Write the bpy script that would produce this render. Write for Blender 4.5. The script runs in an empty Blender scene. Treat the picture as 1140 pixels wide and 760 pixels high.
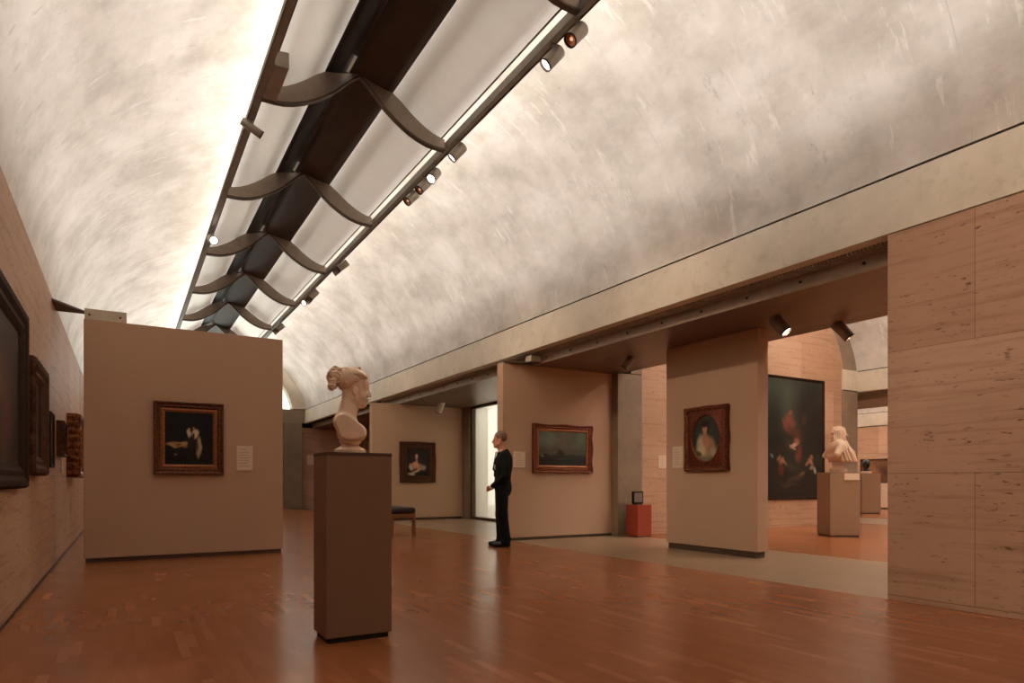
import bpy, bmesh, math, random
import numpy as np
from math import pi, sin, cos, radians
from mathutils import Vector, Matrix
random.seed(7)
rng = np.random.default_rng(7)
S = bpy.context.scene
C = S.collection
YAW = math.atan(431 / 725)

# ------------------------------------------------------------------ helpers
def lin(c):
    return tuple((x / 12.92 if x <= .04045 else ((x + .055) / 1.055) ** 2.4) for x in c)
def rgb(r, g, b):
    return lin((r / 255, g / 255, b / 255)) + (1,)

def new_mat(name):
    m = bpy.data.materials.new(name); m.use_nodes = True
    nt = m.node_tree; b = nt.nodes['Principled BSDF']
    return m, nt, b
def N(nt, t, **kw):
    n = nt.nodes.new(t)
    for k, v in kw.items(): setattr(n, k, v)
    return n
def link(nt, a, b): nt.links.new(a, b)
def coords(nt, scale=(1, 1, 1), loc=(0, 0, 0), rot=(0, 0, 0), kind='Object'):
    tc = N(nt, 'ShaderNodeTexCoord'); mp = N(nt, 'ShaderNodeMapping')
    mp.inputs['Scale'].default_value = scale; mp.inputs['Location'].default_value = loc
    mp.inputs['Rotation'].default_value = rot
    link(nt, tc.outputs[kind], mp.inputs[0]); return mp.outputs[0]
def noise(nt, vec, scale, detail=4, rough=.6):
    n = N(nt, 'ShaderNodeTexNoise'); n.inputs['Scale'].default_value = scale
    n.inputs['Detail'].default_value = detail; n.inputs['Roughness'].default_value = rough
    link(nt, vec, n.inputs['Vector']); return n.outputs[0]
def ramp(nt, fac, stops):
    r = N(nt, 'ShaderNodeValToRGB'); e = r.color_ramp.elements
    while len(e) < len(stops): e.new(.5)
    for el, (p, c) in zip(e, stops):
        el.position = p; el.color = c if len(c) == 4 else tuple(c) + (1,)
    link(nt, fac, r.inputs[0]); return r.outputs[0]
def mix(nt, a, b, fac, mode='MIX'):
    n = N(nt, 'ShaderNodeMix', data_type='RGBA', blend_type=mode)
    if hasattr(fac, 'links'): link(nt, fac, n.inputs[0])
    else: n.inputs[0].default_value = fac
    for x, i in ((a, 6), (b, 7)):
        if hasattr(x, 'links'): link(nt, x, n.inputs[i])
        else: n.inputs[i].default_value = x
    return n.outputs[2]
def math_n(nt, op, a, b=0.0, c=0.0):
    n = N(nt, 'ShaderNodeMath', operation=op)
    for i, x in enumerate((a, b, c)):
        if hasattr(x, 'links'): link(nt, x, n.inputs[i])
        else: n.inputs[i].default_value = x
    return n.outputs[0]
def bump(nt, b, h, strength=.2, dist=.01):
    n = N(nt, 'ShaderNodeBump'); n.inputs['Strength'].default_value = strength
    n.inputs['Distance'].default_value = dist
    link(nt, h, n.inputs['Height']); link(nt, n.outputs[0], b.inputs['Normal'])
G1 = (0, 0, 0, 1); W1 = (1, 1, 1, 1)

def plain(name, col, rough=.6, metal=0, var=.12, scale=6, spec=.5, bmp=0):
    m, nt, b = new_mat(name)
    v = coords(nt)
    n = noise(nt, v, scale)
    c2 = tuple(x * (1 - var) for x in col[:3]) + (1,)
    c3 = tuple(min(1, x * (1 + var)) for x in col[:3]) + (1,)
    link(nt, ramp(nt, n, [(.3, c2), (.7, c3)]), b.inputs['Base Color'])
    b.inputs['Roughness'].default_value = rough; b.inputs['Metallic'].default_value = metal
    b.inputs['Specular IOR Level'].default_value = spec
    if bmp: bump(nt, b, noise(nt, v, scale * 12), bmp, .004)
    return m
def emit(name, col, s):
    m = bpy.data.materials.new(name); m.use_nodes = True; nt = m.node_tree
    nt.nodes.remove(nt.nodes['Principled BSDF'])
    e = N(nt, 'ShaderNodeEmission'); e.inputs[0].default_value = col; e.inputs[1].default_value = s
    link(nt, e.outputs[0], nt.nodes['Material Output'].inputs[0]); return m

# ---- concrete of the vaults
def concrete_vault():
    m, nt, b = new_mat('vault_concrete')
    v = coords(nt)
    big = noise(nt, coords(nt, (1, .7, 1)), 1.3, 8, .64)
    c = ramp(nt, big, [(.36, rgb(190, 181, 169)), (.46, rgb(203, 195, 183)), (.54, rgb(212, 204, 193)), (.66, rgb(223, 216, 206))])
    mid = noise(nt, coords(nt, (1, .75, 1), (3, 1, 2)), 2.8, 10, .72)
    c = mix(nt, c, ramp(nt, mid, [(.42, (.74, .72, .69, 1)), (.50, W1)]), .27, 'MULTIPLY')
    # bands and scuffs left by the forms, running round the arch
    st = noise(nt, coords(nt, (.28, 3.4, .28)), 1.0, 3, .55)
    c = mix(nt, c, ramp(nt, st, [(.40, (.80, .79, .765, 1)), (.56, (1, 1, 1, 1))]), .25, 'MULTIPLY')
    st2 = noise(nt, coords(nt, (1.5, 9, 1.5), (5, 0, 1)), 1.1, 6, .68)
    gate = noise(nt, coords(nt, loc=(9, 4, 4)), 1.4, 5, .7)
    f = math_n(nt, 'MULTIPLY', ramp(nt, st2, [(.57, G1), (.62, W1)]), ramp(nt, gate, [(.49, G1), (.57, W1)]))
    c = mix(nt, c, rgb(246, 240, 232), math_n(nt, 'MULTIPLY', f, .36))
    # seams of the pours every few metres
    sy = N(nt, 'ShaderNodeSeparateXYZ'); link(nt, v, sy.inputs[0])
    sm = math_n(nt, 'ABSOLUTE', math_n(nt, 'SUBTRACT', math_n(nt, 'FRACT', math_n(nt, 'DIVIDE', math_n(nt, 'ADD', sy.outputs[1], 40.7), 2.985)), .5))
    f3 = math_n(nt, 'MULTIPLY', math_n(nt, 'LESS_THAN', sm, .0016), ramp(nt, gate, [(.45, G1), (.6, W1)]))
    c = mix(nt, c, rgb(150, 140, 126), math_n(nt, 'MULTIPLY', f3, .35))
    # dark damp flecks
    fl = noise(nt, coords(nt, (1.5, 3, 1.5), (2, 7, 3)), 2.6, 7, .75)
    g2 = noise(nt, coords(nt, loc=(1, 14, 9)), .55, 2, .5)
    f2 = math_n(nt, 'MULTIPLY', ramp(nt, fl, [(.58, G1), (.70, W1)]), ramp(nt, g2, [(.46, G1), (.6, W1)]))
    c = mix(nt, c, rgb(128, 122, 112), math_n(nt, 'MULTIPLY', f2, .5))
    link(nt, c, b.inputs['Base Color'])
    b.inputs['Roughness'].default_value = .5
    b.inputs['Specular IOR Level'].default_value = .35
    bump(nt, b, mid, .12, .02)
    return m
def concrete_beam(name, a, bcol):
    m, nt, b = new_mat(name); v = coords(nt)
    c = ramp(nt, noise(nt, v, 1.3, 7, .65), [(.3, a), (.7, bcol)])
    sp = noise(nt, coords(nt, (1, 1, 1), (4, 4, 1)), 7, 6, .7)
    c = mix(nt, c, ramp(nt, sp, [(.34, (.7, .68, .64, 1)), (.46, W1)]), .4, 'MULTIPLY')
    link(nt, c, b.inputs['Base Color']); b.inputs['Roughness'].default_value = .6
    bump(nt, b, sp, .1, .01)
    return m
# ---- travertine: blocks with bedding streaks and pits; axis = the horizontal axis of the wall
def travertine(name, axis, tone=1.0):
    m, nt, b = new_mat(name)
    tc = N(nt, 'ShaderNodeTexCoord'); sx = N(nt, 'ShaderNodeSeparateXYZ'); link(nt, tc.outputs['Object'], sx.inputs[0])
    cb = N(nt, 'ShaderNodeCombineXYZ')
    link(nt, sx.outputs['Y' if axis == 'y' else 'X'], cb.inputs[0]); link(nt, sx.outputs['Z'], cb.inputs[1])
    br = N(nt, 'ShaderNodeTexBrick'); mp = N(nt, 'ShaderNodeMapping')
    mp.inputs['Location'].default_value = (1.11, -.045, 0); link(nt, cb.outputs[0], mp.inputs[0])
    link(nt, mp.outputs[0], br.inputs['Vector'])
    br.inputs['Scale'].default_value = 1; br.inputs['Brick Width'].default_value = 2.4
    br.inputs['Row Height'].default_value = 1.035; br.inputs['Mortar Size'].default_value = .0022
    br.inputs['Mortar Smooth'].default_value = .1
    br.inputs['Color1'].default_value = rgb(202, 168, 142); br.inputs['Color2'].default_value = rgb(186, 148, 120)
    br.inputs['Mortar'].default_value = rgb(128, 98, 74)
    s1 = N(nt, 'ShaderNodeMapping'); s1.inputs['Scale'].default_value = (.5, 9, 1); link(nt, cb.outputs[0], s1.inputs[0])
    st = noise(nt, s1.outputs[0], 1.6, 7, .68)
    c = mix(nt, br.outputs[0], ramp(nt, st, [(.34, (.62, .50, .42, 1)), (.5, W1), (.75, (1.0, .96, .9, 1))]), .6, 'MULTIPLY')
    s2 = N(nt, 'ShaderNodeMapping'); s2.inputs['Scale'].default_value = (9, 30, 1); link(nt, cb.outputs[0], s2.inputs[0])
    pit = noise(nt, s2.outputs[0], 1.2, 4, .6)
    s3 = N(nt, 'ShaderNodeMapping'); s3.inputs['Scale'].default_value = (1.2, 3.2, 1); link(nt, cb.outputs[0], s3.inputs[0])
    gate = noise(nt, s3.outputs[0], 1.3, 3, .6)
    f = math_n(nt, 'MULTIPLY', ramp(nt, pit, [(.59, G1), (.65, W1)]), ramp(nt, gate, [(.44, G1), (.56, W1)]))
    c = mix(nt, c, rgb(104, 70, 48), math_n(nt, 'MULTIPLY', f, .8))
    cl = noise(nt, cb.outputs[0], .8, 3, .5)
    c = mix(nt, c, ramp(nt, cl, [(.3, (.84 * tone, .8 * tone, .76 * tone, 1)), (.7, (tone, tone, tone, 1))]), 1, 'MULTIPLY')
    link(nt, c, b.inputs['Base Color']); b.inputs['Roughness'].default_value = .55
    b.inputs['Specular IOR Level'].default_value = .35
    bump(nt, b, math_n(nt, 'SUBTRACT', 1.0, f), .35, .006)
    return m
# ---- oak strip floor
def parquet():
    m, nt, b = new_mat('oak_strip_floor')
    tc = N(nt, 'ShaderNodeTexCoord'); sx = N(nt, 'ShaderNodeSeparateXYZ'); link(nt, tc.outputs['Object'], sx.inputs[0])
    cb = N(nt, 'ShaderNodeCombineXYZ'); link(nt, sx.outputs['Y'], cb.inputs[0]); link(nt, sx.outputs['X'], cb.inputs[1])
    br = N(nt, 'ShaderNodeTexBrick'); link(nt, cb.outputs[0], br.inputs['Vector'])
    br.offset = .37; br.offset_frequency = 3; br.inputs['Scale'].default_value = 1
    br.inputs['Brick Width'].default_value = .38; br.inputs['Row Height'].default_value = .056
    br.inputs['Mortar Size'].default_value = .0006; br.inputs['Bias'].default_value = 0
    br.inputs['Color1'].default_value = G1; br.inputs['Color2'].default_value = W1
    br.inputs['Mortar'].default_value = G1
    s1 = N(nt, 'ShaderNodeMapping'); s1.inputs['Scale'].default_value = (2.5, 40, 1); link(nt, cb.outputs[0], s1.inputs[0])
    g = noise(nt, s1.outputs[0], 1.5, 5, .6)
    tone = ramp(nt, br.outputs[0], [(.0, rgb(148, 89, 54)), (.5, rgb(152, 92, 56)), (.9, rgb(156, 96, 59)), (.98, rgb(168, 109, 70))])
    c = mix(nt, tone, ramp(nt, g, [(.3, (.93, .92, .91, 1)), (.7, W1)]), .5, 'MULTIPLY')
    link(nt, c, b.inputs['Base Color'])
    rn = noise(nt, cb.outputs[0], 2.2, 4, .6)
    rr = ramp(nt, rn, [(.3, (.20,) * 3), (.7, (.27,) * 3)])
    link(nt, rr, b.inputs['Roughness']); b.inputs['Specular IOR Level'].default_value = .42
    return m
def stone_floor():
    m, nt, b = new_mat('stone_floor')
    tc = N(nt, 'ShaderNodeTexCoord'); sx = N(nt, 'ShaderNodeSeparateXYZ'); link(nt, tc.outputs['Object'], sx.inputs[0])
    cb = N(nt, 'ShaderNodeCombineXYZ'); link(nt, sx.outputs['Y'], cb.inputs[0]); link(nt, sx.outputs['X'], cb.inputs[1])
    br = N(nt, 'ShaderNodeTexBrick'); link(nt, cb.outputs[0], br.inputs['Vector']); br.inputs['Scale'].default_value = 1
    br.inputs['Brick Width'].default_value = 1.2; br.inputs['Row Height'].default_value = .6
    br.inputs['Mortar Size'].default_value = .0015
    br.inputs['Color1'].default_value = rgb(164, 138, 112); br.inputs['Color2'].default_value = rgb(152, 126, 100)
    br.inputs['Mortar'].default_value = rgb(130, 106, 84)
    s1 = N(nt, 'ShaderNodeMapping'); s1.inputs['Scale'].default_value = (9, 1.2, 1); link(nt, cb.outputs[0], s1.inputs[0])
    st = noise(nt, s1.outputs[0], 1.6, 6, .65)
    c = mix(nt, br.outputs[0], ramp(nt, st, [(.32, (.78, .74, .7, 1)), (.56, W1)]), .5, 'MULTIPLY')
    link(nt, c, b.inputs['Base Color']); b.inputs['Roughness'].default_value = .3
    return m
def brushed(name, col, rough=.35, axis_scale=(1, .15, 1)):
    m, nt, b = new_mat(name)
    n = noise(nt, coords(nt, axis_scale), 14, 5, .6)
    c2 = tuple(x * .86 for x in col[:3]) + (1,)
    link(nt, ramp(nt, n, [(.3, c2), (.7, col)]), b.inputs['Base Color'])
    b.inputs['Metallic'].default_value = 1; b.inputs['Roughness'].default_value = rough
    return m
def wing_mat():
    # pierced aluminium: reflects, and passes part of the daylight that falls on it from above
    m, nt, b = new_mat('pierced_aluminium')
    n = noise(nt, coords(nt, (.35, 2.0, .35)), 2.2, 4, .6)
    col = ramp(nt, n, [(.3, rgb(208, 204, 196)), (.7, rgb(213, 209, 201))])
    link(nt, col, b.inputs['Base Color'])
    b.inputs['Metallic'].default_value = .9; b.inputs['Roughness'].default_value = .36
    t = N(nt, 'ShaderNodeBsdfTranslucent'); t.inputs[0].default_value = rgb(240, 236, 228)
    mx = N(nt, 'ShaderNodeMixShader'); mx.inputs[0].default_value = .15
    link(nt, b.outputs[0], mx.inputs[1]); link(nt, t.outputs[0], mx.inputs[2])
    link(nt, mx.outputs[0], nt.nodes['Material Output'].inputs[0])
    return m
def fabric_wall(name, col):
    m, nt, b = new_mat(name)
    v = coords(nt)
    n = noise(nt, v, .8, 3, .5)
    c = ramp(nt, n, [(.3, tuple(x * .95 for x in col[:3]) + (1,)), (.7, col)])
    link(nt, c, b.inputs['Base Color']); b.inputs['Roughness'].default_value = .85
    b.inputs['Specular IOR Level'].default_value = .2
    bump(nt, b, noise(nt, v, 160, 2), .08, .002)
    return m
def marble(name, col):
    m, nt, b = new_mat(name)
    v = coords(nt)
    n = noise(nt, v, 7, 6, .65)
    c = ramp(nt, n, [(.3, tuple(x * .86 for x in col[:3]) + (1,)), (.7, col)])
    link(nt, c, b.inputs['Base Color']); b.inputs['Roughness'].default_value = .5
    b.inputs['Subsurface Weight'].default_value = .12
    b.inputs['Subsurface Radius'].default_value = (.02, .012, .008)
    return m
def gilt(name, col, dark, scale=40, rough=.45, metal=.55, spec=.5):
    m, nt, b = new_mat(name)
    n = noise(nt, coords(nt), scale, 5, .7)
    link(nt, ramp(nt, n, [(.35, dark), (.65, col)]), b.inputs['Base Color'])
    b.inputs['Metallic'].default_value = metal; b.inputs['Roughness'].default_value = rough
    b.inputs['Specular IOR Level'].default_value = spec
    bump(nt, b, n, .5, .008)
    return m

M = dict(
    vault=concrete_vault(),
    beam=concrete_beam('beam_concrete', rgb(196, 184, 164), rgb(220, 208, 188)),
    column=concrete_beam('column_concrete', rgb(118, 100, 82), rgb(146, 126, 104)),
    trav_y=travertine('travertine_long', 'y'), trav_x=travertine('travertine_cross', 'x'),
    parquet=parquet(), stone=stone_floor(),
    black=plain('black_gap', rgb(26, 23, 20), .8),
    soffit=None,
    fascia=plain('fascia_metal', rgb(158, 140, 120), .5, .3),
    louvre=plain('louvre_metal', rgb(186, 176, 164), .5, .2),
    bolt=plain('bolt_metal', rgb(52, 44, 38), .5, .6),
    wing=wing_mat(),
    spine=plain('dark_anodised_metal', rgb(66, 54, 45), .6, .2),
    spine_dark=plain('near_black_metal', rgb(36, 35, 32), .55, .2),
    rib=plain('rib_metal', rgb(158, 144, 130), .45, .55),
    flange=plain('flange_metal', rgb(96, 82, 70), .5, .5),
    rail=plain('track_metal', rgb(150, 146, 134), .42, .5),
    can=plain('lamp_metal', rgb(150, 140, 128), .42, .5),
    candark=plain('lamp_inside', rgb(60, 36, 24), .4, .5),
    copper=plain('lamp_reflector', rgb(196, 130, 92), .3, .9),
    lens_on=emit('lamp_glow', (1, .9, .78, 1), 5),
    lens_dim=emit('lamp_glow_dim', (1, .62, .38, 1), .8),
    panel=fabric_wall('beige_wall_fabric', rgb(190, 158, 132)),
    plinth=plain('dark_plinth', rgb(74, 56, 42), .7),
    ped=fabric_wall('brown_pedestal_paint', rgb(136, 106, 84)),
    ped_top=plain('pedestal_top', rgb(84, 56, 42), .6),
    ped2=fabric_wall('beige_pedestal_paint', rgb(146, 118, 92)),
    marble=marble('white_marble', rgb(242, 216, 190)),
    marble_hair=marble('white_marble_hair', rgb(236, 206, 178)),
    marble2=marble('warm_marble', rgb(226, 196, 170)),
    gilt=gilt('dark_gilt_wood', rgb(128, 78, 46), rgb(58, 30, 18)),
    gilt_red=gilt('red_gilt_wood', rgb(140, 74, 44), rgb(66, 28, 18)),
    gilt_light=gilt('pale_gilt_wood', rgb(164, 104, 64), rgb(112, 64, 38), 60),
    carved=gilt('carved_gilt', rgb(156, 92, 46), rgb(48, 22, 12), 22),
    dark_frame=gilt('black_frame', rgb(58, 34, 24), rgb(24, 14, 10), 45, .6, 0, .12),
    brown_frame=gilt('brown_frame', rgb(92, 56, 36), rgb(48, 26, 16), 45, .55, .1, .15),
    paper=plain('label_paper', rgb(220, 198, 174), .8, var=.04),
    ink=plain('label_ink', rgb(190, 166, 142), .8),
    steel=plain('bracket_steel', rgb(196, 184, 164), .5, .3),
    brackdark=plain('bracket_dark', rgb(92, 74, 58), .6),
    oak=plain('bench_oak', rgb(140, 92, 58), .45, var=.2, scale=14),
    leather=plain('black_leather', rgb(34, 28, 24), .42),
    redbox=plain('red_lacquer', rgb(148, 58, 34), .5, var=.08),
    screen=plain('dark_screen', rgb(120, 110, 108), .25),
    bezel=plain('black_bezel', rgb(16, 13, 13), .5, spec=.2),
    suit=plain('navy_black_wool', rgb(20, 20, 24), .85, var=.2, scale=60, spec=.2),
    shoe=plain('black_shoe_leather', rgb(18, 16, 15), .3),
    skin=plain('skin', rgb(206, 142, 112), .5, var=.06, scale=12),
    hair=plain('grey_brown_hair', rgb(122, 92, 72), .6, var=.25, scale=60),
    shirt=plain('white_shirt', rgb(232, 226, 216), .7, var=.03),
    tie=plain('dark_tie', rgb(40, 36, 44), .6),
    badge=plain('silver_badge', rgb(210, 210, 205), .35, .3),
    winframe=plain('bronze_frame', rgb(88, 70, 54), .5, .4),
    bark=plain('pale_bark', rgb(150, 146, 134), .9),
    courtwall=plain('court_wall', rgb(228, 222, 206), .8, var=.05, scale=1.5),
    ball=plain('dark_bronze', rgb(26, 22, 20), .45, .3),
    lampwhite=plain('white_lamp_metal', rgb(206, 196, 180), .5),
)
def soffit_mat():
    m, nt, b = new_mat('soffit_metal')
    tc = N(nt, 'ShaderNodeTexCoord'); sx = N(nt, 'ShaderNodeSeparateXYZ'); link(nt, tc.outputs['Object'], sx.inputs[0])
    cb = N(nt, 'ShaderNodeCombineXYZ'); link(nt, sx.outputs['Y'], cb.inputs[0]); link(nt, sx.outputs['X'], cb.inputs[1])
    br = N(nt, 'ShaderNodeTexBrick'); link(nt, cb.outputs[0], br.inputs['Vector']); br.inputs['Scale'].default_value = 1
    br.inputs['Brick Width'].default_value = 2.4; br.inputs['Row Height'].default_value = .31; br.inputs['Mortar Size'].default_value = .006
    br.inputs['Color1'].default_value = rgb(128, 106, 90); br.inputs['Color2'].default_value = rgb(116, 95, 80); br.inputs['Mortar'].default_value = rgb(80, 64, 54)
    link(nt, br.outputs[0], b.inputs['Base Color']); b.inputs['Metallic'].default_value = .5; b.inputs['Roughness'].default_value = .38
    return m
M['soffit'] = soffit_mat()
def glass_mat():
    m = bpy.data.materials.new('window_glass'); m.use_nodes = True; nt = m.node_tree
    b = nt.nodes['Principled BSDF']; nt.nodes.remove(b)
    t = N(nt, 'ShaderNodeBsdfTransparent'); t.inputs[0].default_value = (.93, .95, .92, 1)
    g = N(nt, 'ShaderNodeBsdfGlossy'); g.inputs['Roughness'].default_value = .05
    mx = N(nt, 'ShaderNodeMixShader'); mx.inputs[0].default_value = .06
    link(nt, t.outputs[0], mx.inputs[1]); link(nt, g.outputs[0], mx.inputs[2])
    link(nt, mx.outputs[0], nt.nodes['Material Output'].inputs[0]); return m
M['glass'] = glass_mat()
def blind_mat():
    # thin pale sun screen: lets the daylight and the blurred shapes of the garden through
    m = bpy.data.materials.new('sun_screen'); m.use_nodes = True; nt = m.node_tree
    b = nt.nodes['Principled BSDF']; nt.nodes.remove(b)
    t = N(nt, 'ShaderNodeBsdfTransparent'); t.inputs[0].default_value = (1, .98, .95, 1)
    l = N(nt, 'ShaderNodeBsdfTranslucent'); l.inputs[0].default_value = (1, .98, .94, 1)
    mx = N(nt, 'ShaderNodeMixShader'); mx.inputs[0].default_value = .55
    link(nt, t.outputs[0], mx.inputs[1]); link(nt, l.outputs[0], mx.inputs[2])
    link(nt, mx.outputs[0], nt.nodes['Material Output'].inputs[0]); return m
M['blind'] = blind_mat()

def obj(name, verts, faces, mat, parent=None, smooth=False):
    me = bpy.data.meshes.new(name); me.from_pydata([tuple(map(float, v)) for v in verts], [], [tuple(map(int, f)) for f in faces])
    me.materials.append(mat if not isinstance(mat, str) else M[mat])
    me.update()
    if smooth:
        me.polygons.foreach_set('use_smooth', [True] * len(me.polygons))
    o = bpy.data.objects.new(name, me); C.objects.link(o)
    if parent is not None: o.parent = parent
    return o
def from_bm(name, bm, mat, parent=None, smooth=False):
    bmesh.ops.recalc_face_normals(bm, faces=bm.faces)
    me = bpy.data.meshes.new(name); bm.to_mesh(me); bm.free()
    me.materials.append(mat if not isinstance(mat, str) else M[mat])
    if smooth: me.polygons.foreach_set('use_smooth', [True] * len(me.polygons))
    o = bpy.data.objects.new(name, me); C.objects.link(o)
    if parent is not None: o.parent = parent
    return o
def bm_box(bm, x0, x1, y0, y1, z0, z1, bev=0, mat4=None):
    t = bmesh.new(); bmesh.ops.create_cube(t, size=1)
    for v in t.verts:
        v.co = Vector(((x0 + x1) / 2 + v.co.x * (x1 - x0), (y0 + y1) / 2 + v.co.y * (y1 - y0), (z0 + z1) / 2 + v.co.z * (z1 - z0)))
    if bev: bmesh.ops.bevel(t, geom=t.edges[:], offset=bev, segments=2, affect='EDGES', profile=.5)
    if mat4 is not None: bmesh.ops.transform(t, matrix=mat4, verts=t.verts)
    me = bpy.data.meshes.new('t'); t.to_mesh(me); t.free(); bm.from_mesh(me); bpy.data.meshes.remove(me)
def box(name, x0, x1, y0, y1, z0, z1, mat, parent=None, bev=0, mat4=None):
    bm = bmesh.new(); bm_box(bm, x0, x1, y0, y1, z0, z1, bev, mat4); return from_bm(name, bm, mat, parent)
def struct(o):
    o['kind'] = 'structure'; return o
def thing(name, label, cat, loc=(0, 0, 0), rz=0, group=None):
    o = bpy.data.objects.new(name, None); C.objects.link(o)
    o.location = loc; o.rotation_euler = (0, 0, rz); o.empty_display_size = .1
    o['label'] = label; o['category'] = cat
    if group: o['group'] = group
    return o
def lathe(name, prof, mat, parent=None, seg=40, sx=1, sy=1, smooth=True, cap=True):
    vs, fs = [], []
    for r, z in prof:
        for k in range(seg):
            a = 2 * pi * k / seg; vs.append((r * cos(a) * sx, r * sin(a) * sy, z))
    for i in range(len(prof) - 1):
        for k in range(seg):
            k2 = (k + 1) % seg
            fs.append((i * seg + k, i * seg + k2, (i + 1) * seg + k2, (i + 1) * seg + k))
    if cap:
        fs.append(tuple(range(seg))[::-1]); fs.append(tuple((len(prof) - 1) * seg + k for k in range(seg)))
    o = obj(name, vs, fs, mat, parent, smooth)
    if smooth:
        m = o.modifiers.new('split', 'EDGE_SPLIT'); m.split_angle = radians(40)
    return o
def sweep_y(name, prof, y0, y1, mat, parent=None, closed=True, smooth=False):
    """extrude an (x,z) outline along Y"""
    n = len(prof); vs = [(x, y0, z) for x, z in prof] + [(x, y1, z) for x, z in prof]; fs = []
    for i in range(n if closed else n - 1):
        j = (i + 1) % n; fs.append((i, j, n + j, n + i))
    if closed: fs += [tuple(range(n))[::-1], tuple(range(n, 2 * n))]
    o = obj(name, vs, fs, mat, parent, smooth)
    return o

# ------------------------------------------------------------------ implicit bodies (one continuous surface each)
def surface(prims, h):
    P = []
    lo = np.array([1e9] * 3); hi = -lo
    for p in prims:
        t = p[0]; k = p[-2]
        if t == 'cap':
            a, b_, r1, r2 = np.array(p[1], float), np.array(p[2], float), p[3], p[4]; r = max(r1, r2)
            l, u = np.minimum(a, b_) - r, np.maximum(a, b_) + r
        elif t == 'ell':
            c, r3 = np.array(p[1], float), np.array(p[2], float); R = p[3]
            rr = max(r3) if R is not None else r3; l, u = c - rr, c + rr
        elif t == 'box':
            c, r3 = np.array(p[1], float), np.array(p[2], float); R = p[3]
            rr = np.linalg.norm(r3) + p[4]; l, u = c - rr, c + rr
        P.append((l - k - 2 * h, u + k + 2 * h))
        if p[-1] > 0: lo = np.minimum(lo, l); hi = np.maximum(hi, u)
    lo -= 4 * h; hi += 4 * h
    n = np.ceil((hi - lo) / h).astype(int) + 1
    D = np.ones(n, np.float32)
    for p, (l, u) in zip(prims, P):
        i0 = np.clip(np.floor((l - lo) / h).astype(int), 0, n - 1); i1 = np.clip(np.ceil((u - lo) / h).astype(int) + 1, 1, n)
        if np.any(i1 <= i0): continue
        X, Y, Z = np.meshgrid(*[lo[a] + h * np.arange(i0[a], i1[a]) for a in range(3)], indexing='ij')
        Q = np.stack([X, Y, Z], -1); t = p[0]; k = p[-2]
        if t == 'cap':
            a, b_ = np.array(p[1], float), np.array(p[2], float); ab = b_ - a
            tt = np.clip(((Q - a) @ ab) / max(ab @ ab, 1e-12), 0, 1)
            d = np.linalg.norm(Q - a - tt[..., None] * ab, axis=-1) - (p[3] + (p[4] - p[3]) * tt)
        else:
            q = Q - np.array(p[1], float)
            if p[3] is not None: q = q @ np.array(p[3])      # rows of R are the local axes transposed
            r3 = np.array(p[2], float)
            if t == 'ell':
                k0 = np.linalg.norm(q / r3, axis=-1); k1 = np.linalg.norm(q / r3 ** 2, axis=-1)
                d = k0 * (k0 - 1) / np.maximum(k1, 1e-9)
            else:
                w = np.abs(q) - r3; d = np.linalg.norm(np.maximum(w, 0), axis=-1) + np.minimum(w.max(-1), 0) - p[4]
        s = tuple(slice(i0[a], i1[a]) for a in range(3)); A = D[s]
        if p[-1] > 0:
            hh = np.maximum(k - np.abs(A - d), 0) / max(k, 1e-9); D[s] = np.minimum(A, d) - hh * hh * k / 4
        else:
            hh = np.maximum(k - np.abs(A + d), 0) / max(k, 1e-9); D[s] = np.maximum(A, -d) + hh * hh * k / 4
    ins = D < 0
    cn = np.zeros(np.array(D.shape) - 1, np.int32)
    for dx in (0, 1):
        for dy in (0, 1):
            for dz in (0, 1):
                cn += ins[dx:D.shape[0] - 1 + dx, dy:D.shape[1] - 1 + dy, dz:D.shape[2] - 1 + dz]
    cells = np.argwhere((cn > 0) & (cn < 8)); idx = -np.ones(cn.shape, np.int64); idx[tuple(cells.T)] = np.arange(len(cells))
    acc = np.zeros((len(cells), 3)); cnt = np.zeros(len(cells))
    cor = [(a, b_, c) for a in (0, 1) for b_ in (0, 1) for c in (0, 1)]
    for e0 in cor:
        for ax in range(3):
            if e0[ax]: continue
            e1 = list(e0); e1[ax] = 1
            d0 = D[tuple((cells + e0).T)]; d1 = D[tuple((cells + e1).T)]
            mk = (d0 < 0) != (d1 < 0); t = np.where(mk, d0 / np.where(mk, d0 - d1, 1), 0)
            pt = np.tile(np.array(e0, float), (len(cells), 1)); pt[:, ax] = t
            acc[mk] += pt[mk]; cnt[mk] += 1
    V = lo + h * (cells + acc / cnt[:, None])
    F = []
    for ax in range(3):
        o1, o2 = [(1, 2), (2, 0), (0, 1)][ax]
        sl0 = [slice(None)] * 3; sl1 = [slice(None)] * 3; sl0[ax] = slice(0, -1); sl1[ax] = slice(1, None)
        a = ins[tuple(sl0)]; b_ = ins[tuple(sl1)]
        E_ = np.argwhere(a != b_)
        keep = (E_[:, o1] > 0) & (E_[:, o2] > 0) & (E_[:, o1] < cn.shape[o1]) & (E_[:, o2] < cn.shape[o2]); E_ = E_[keep]
        st = a[tuple(E_.T)]
        q = []
        for (s1, s2) in ((1, 1), (0, 1), (0, 0), (1, 0)):
            c = E_.copy(); c[:, o1] -= s1; c[:, o2] -= s2; q.append(idx[tuple(c.T)])
        q = np.stack(q, 1); q[~st] = q[~st][:, ::-1]; F.append(q)
    return V, np.concatenate(F)
def body(name, prims, h, mat, parent=None):
    V, F = surface(prims, h); return obj(name, V, F, mat, parent, True)
def cap(a, b, r1, r2=None, k=.02, s=1): return ('cap', a, b, r1, r1 if r2 is None else r2, k, s)
def ell(c, r, k=.02, s=1, R=None): return ('ell', c, r, R, k, s)
def rbox(c, r, rad=.01, k=.01, s=1, R=None): return ('box', c, r, R, rad, k, s)
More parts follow.
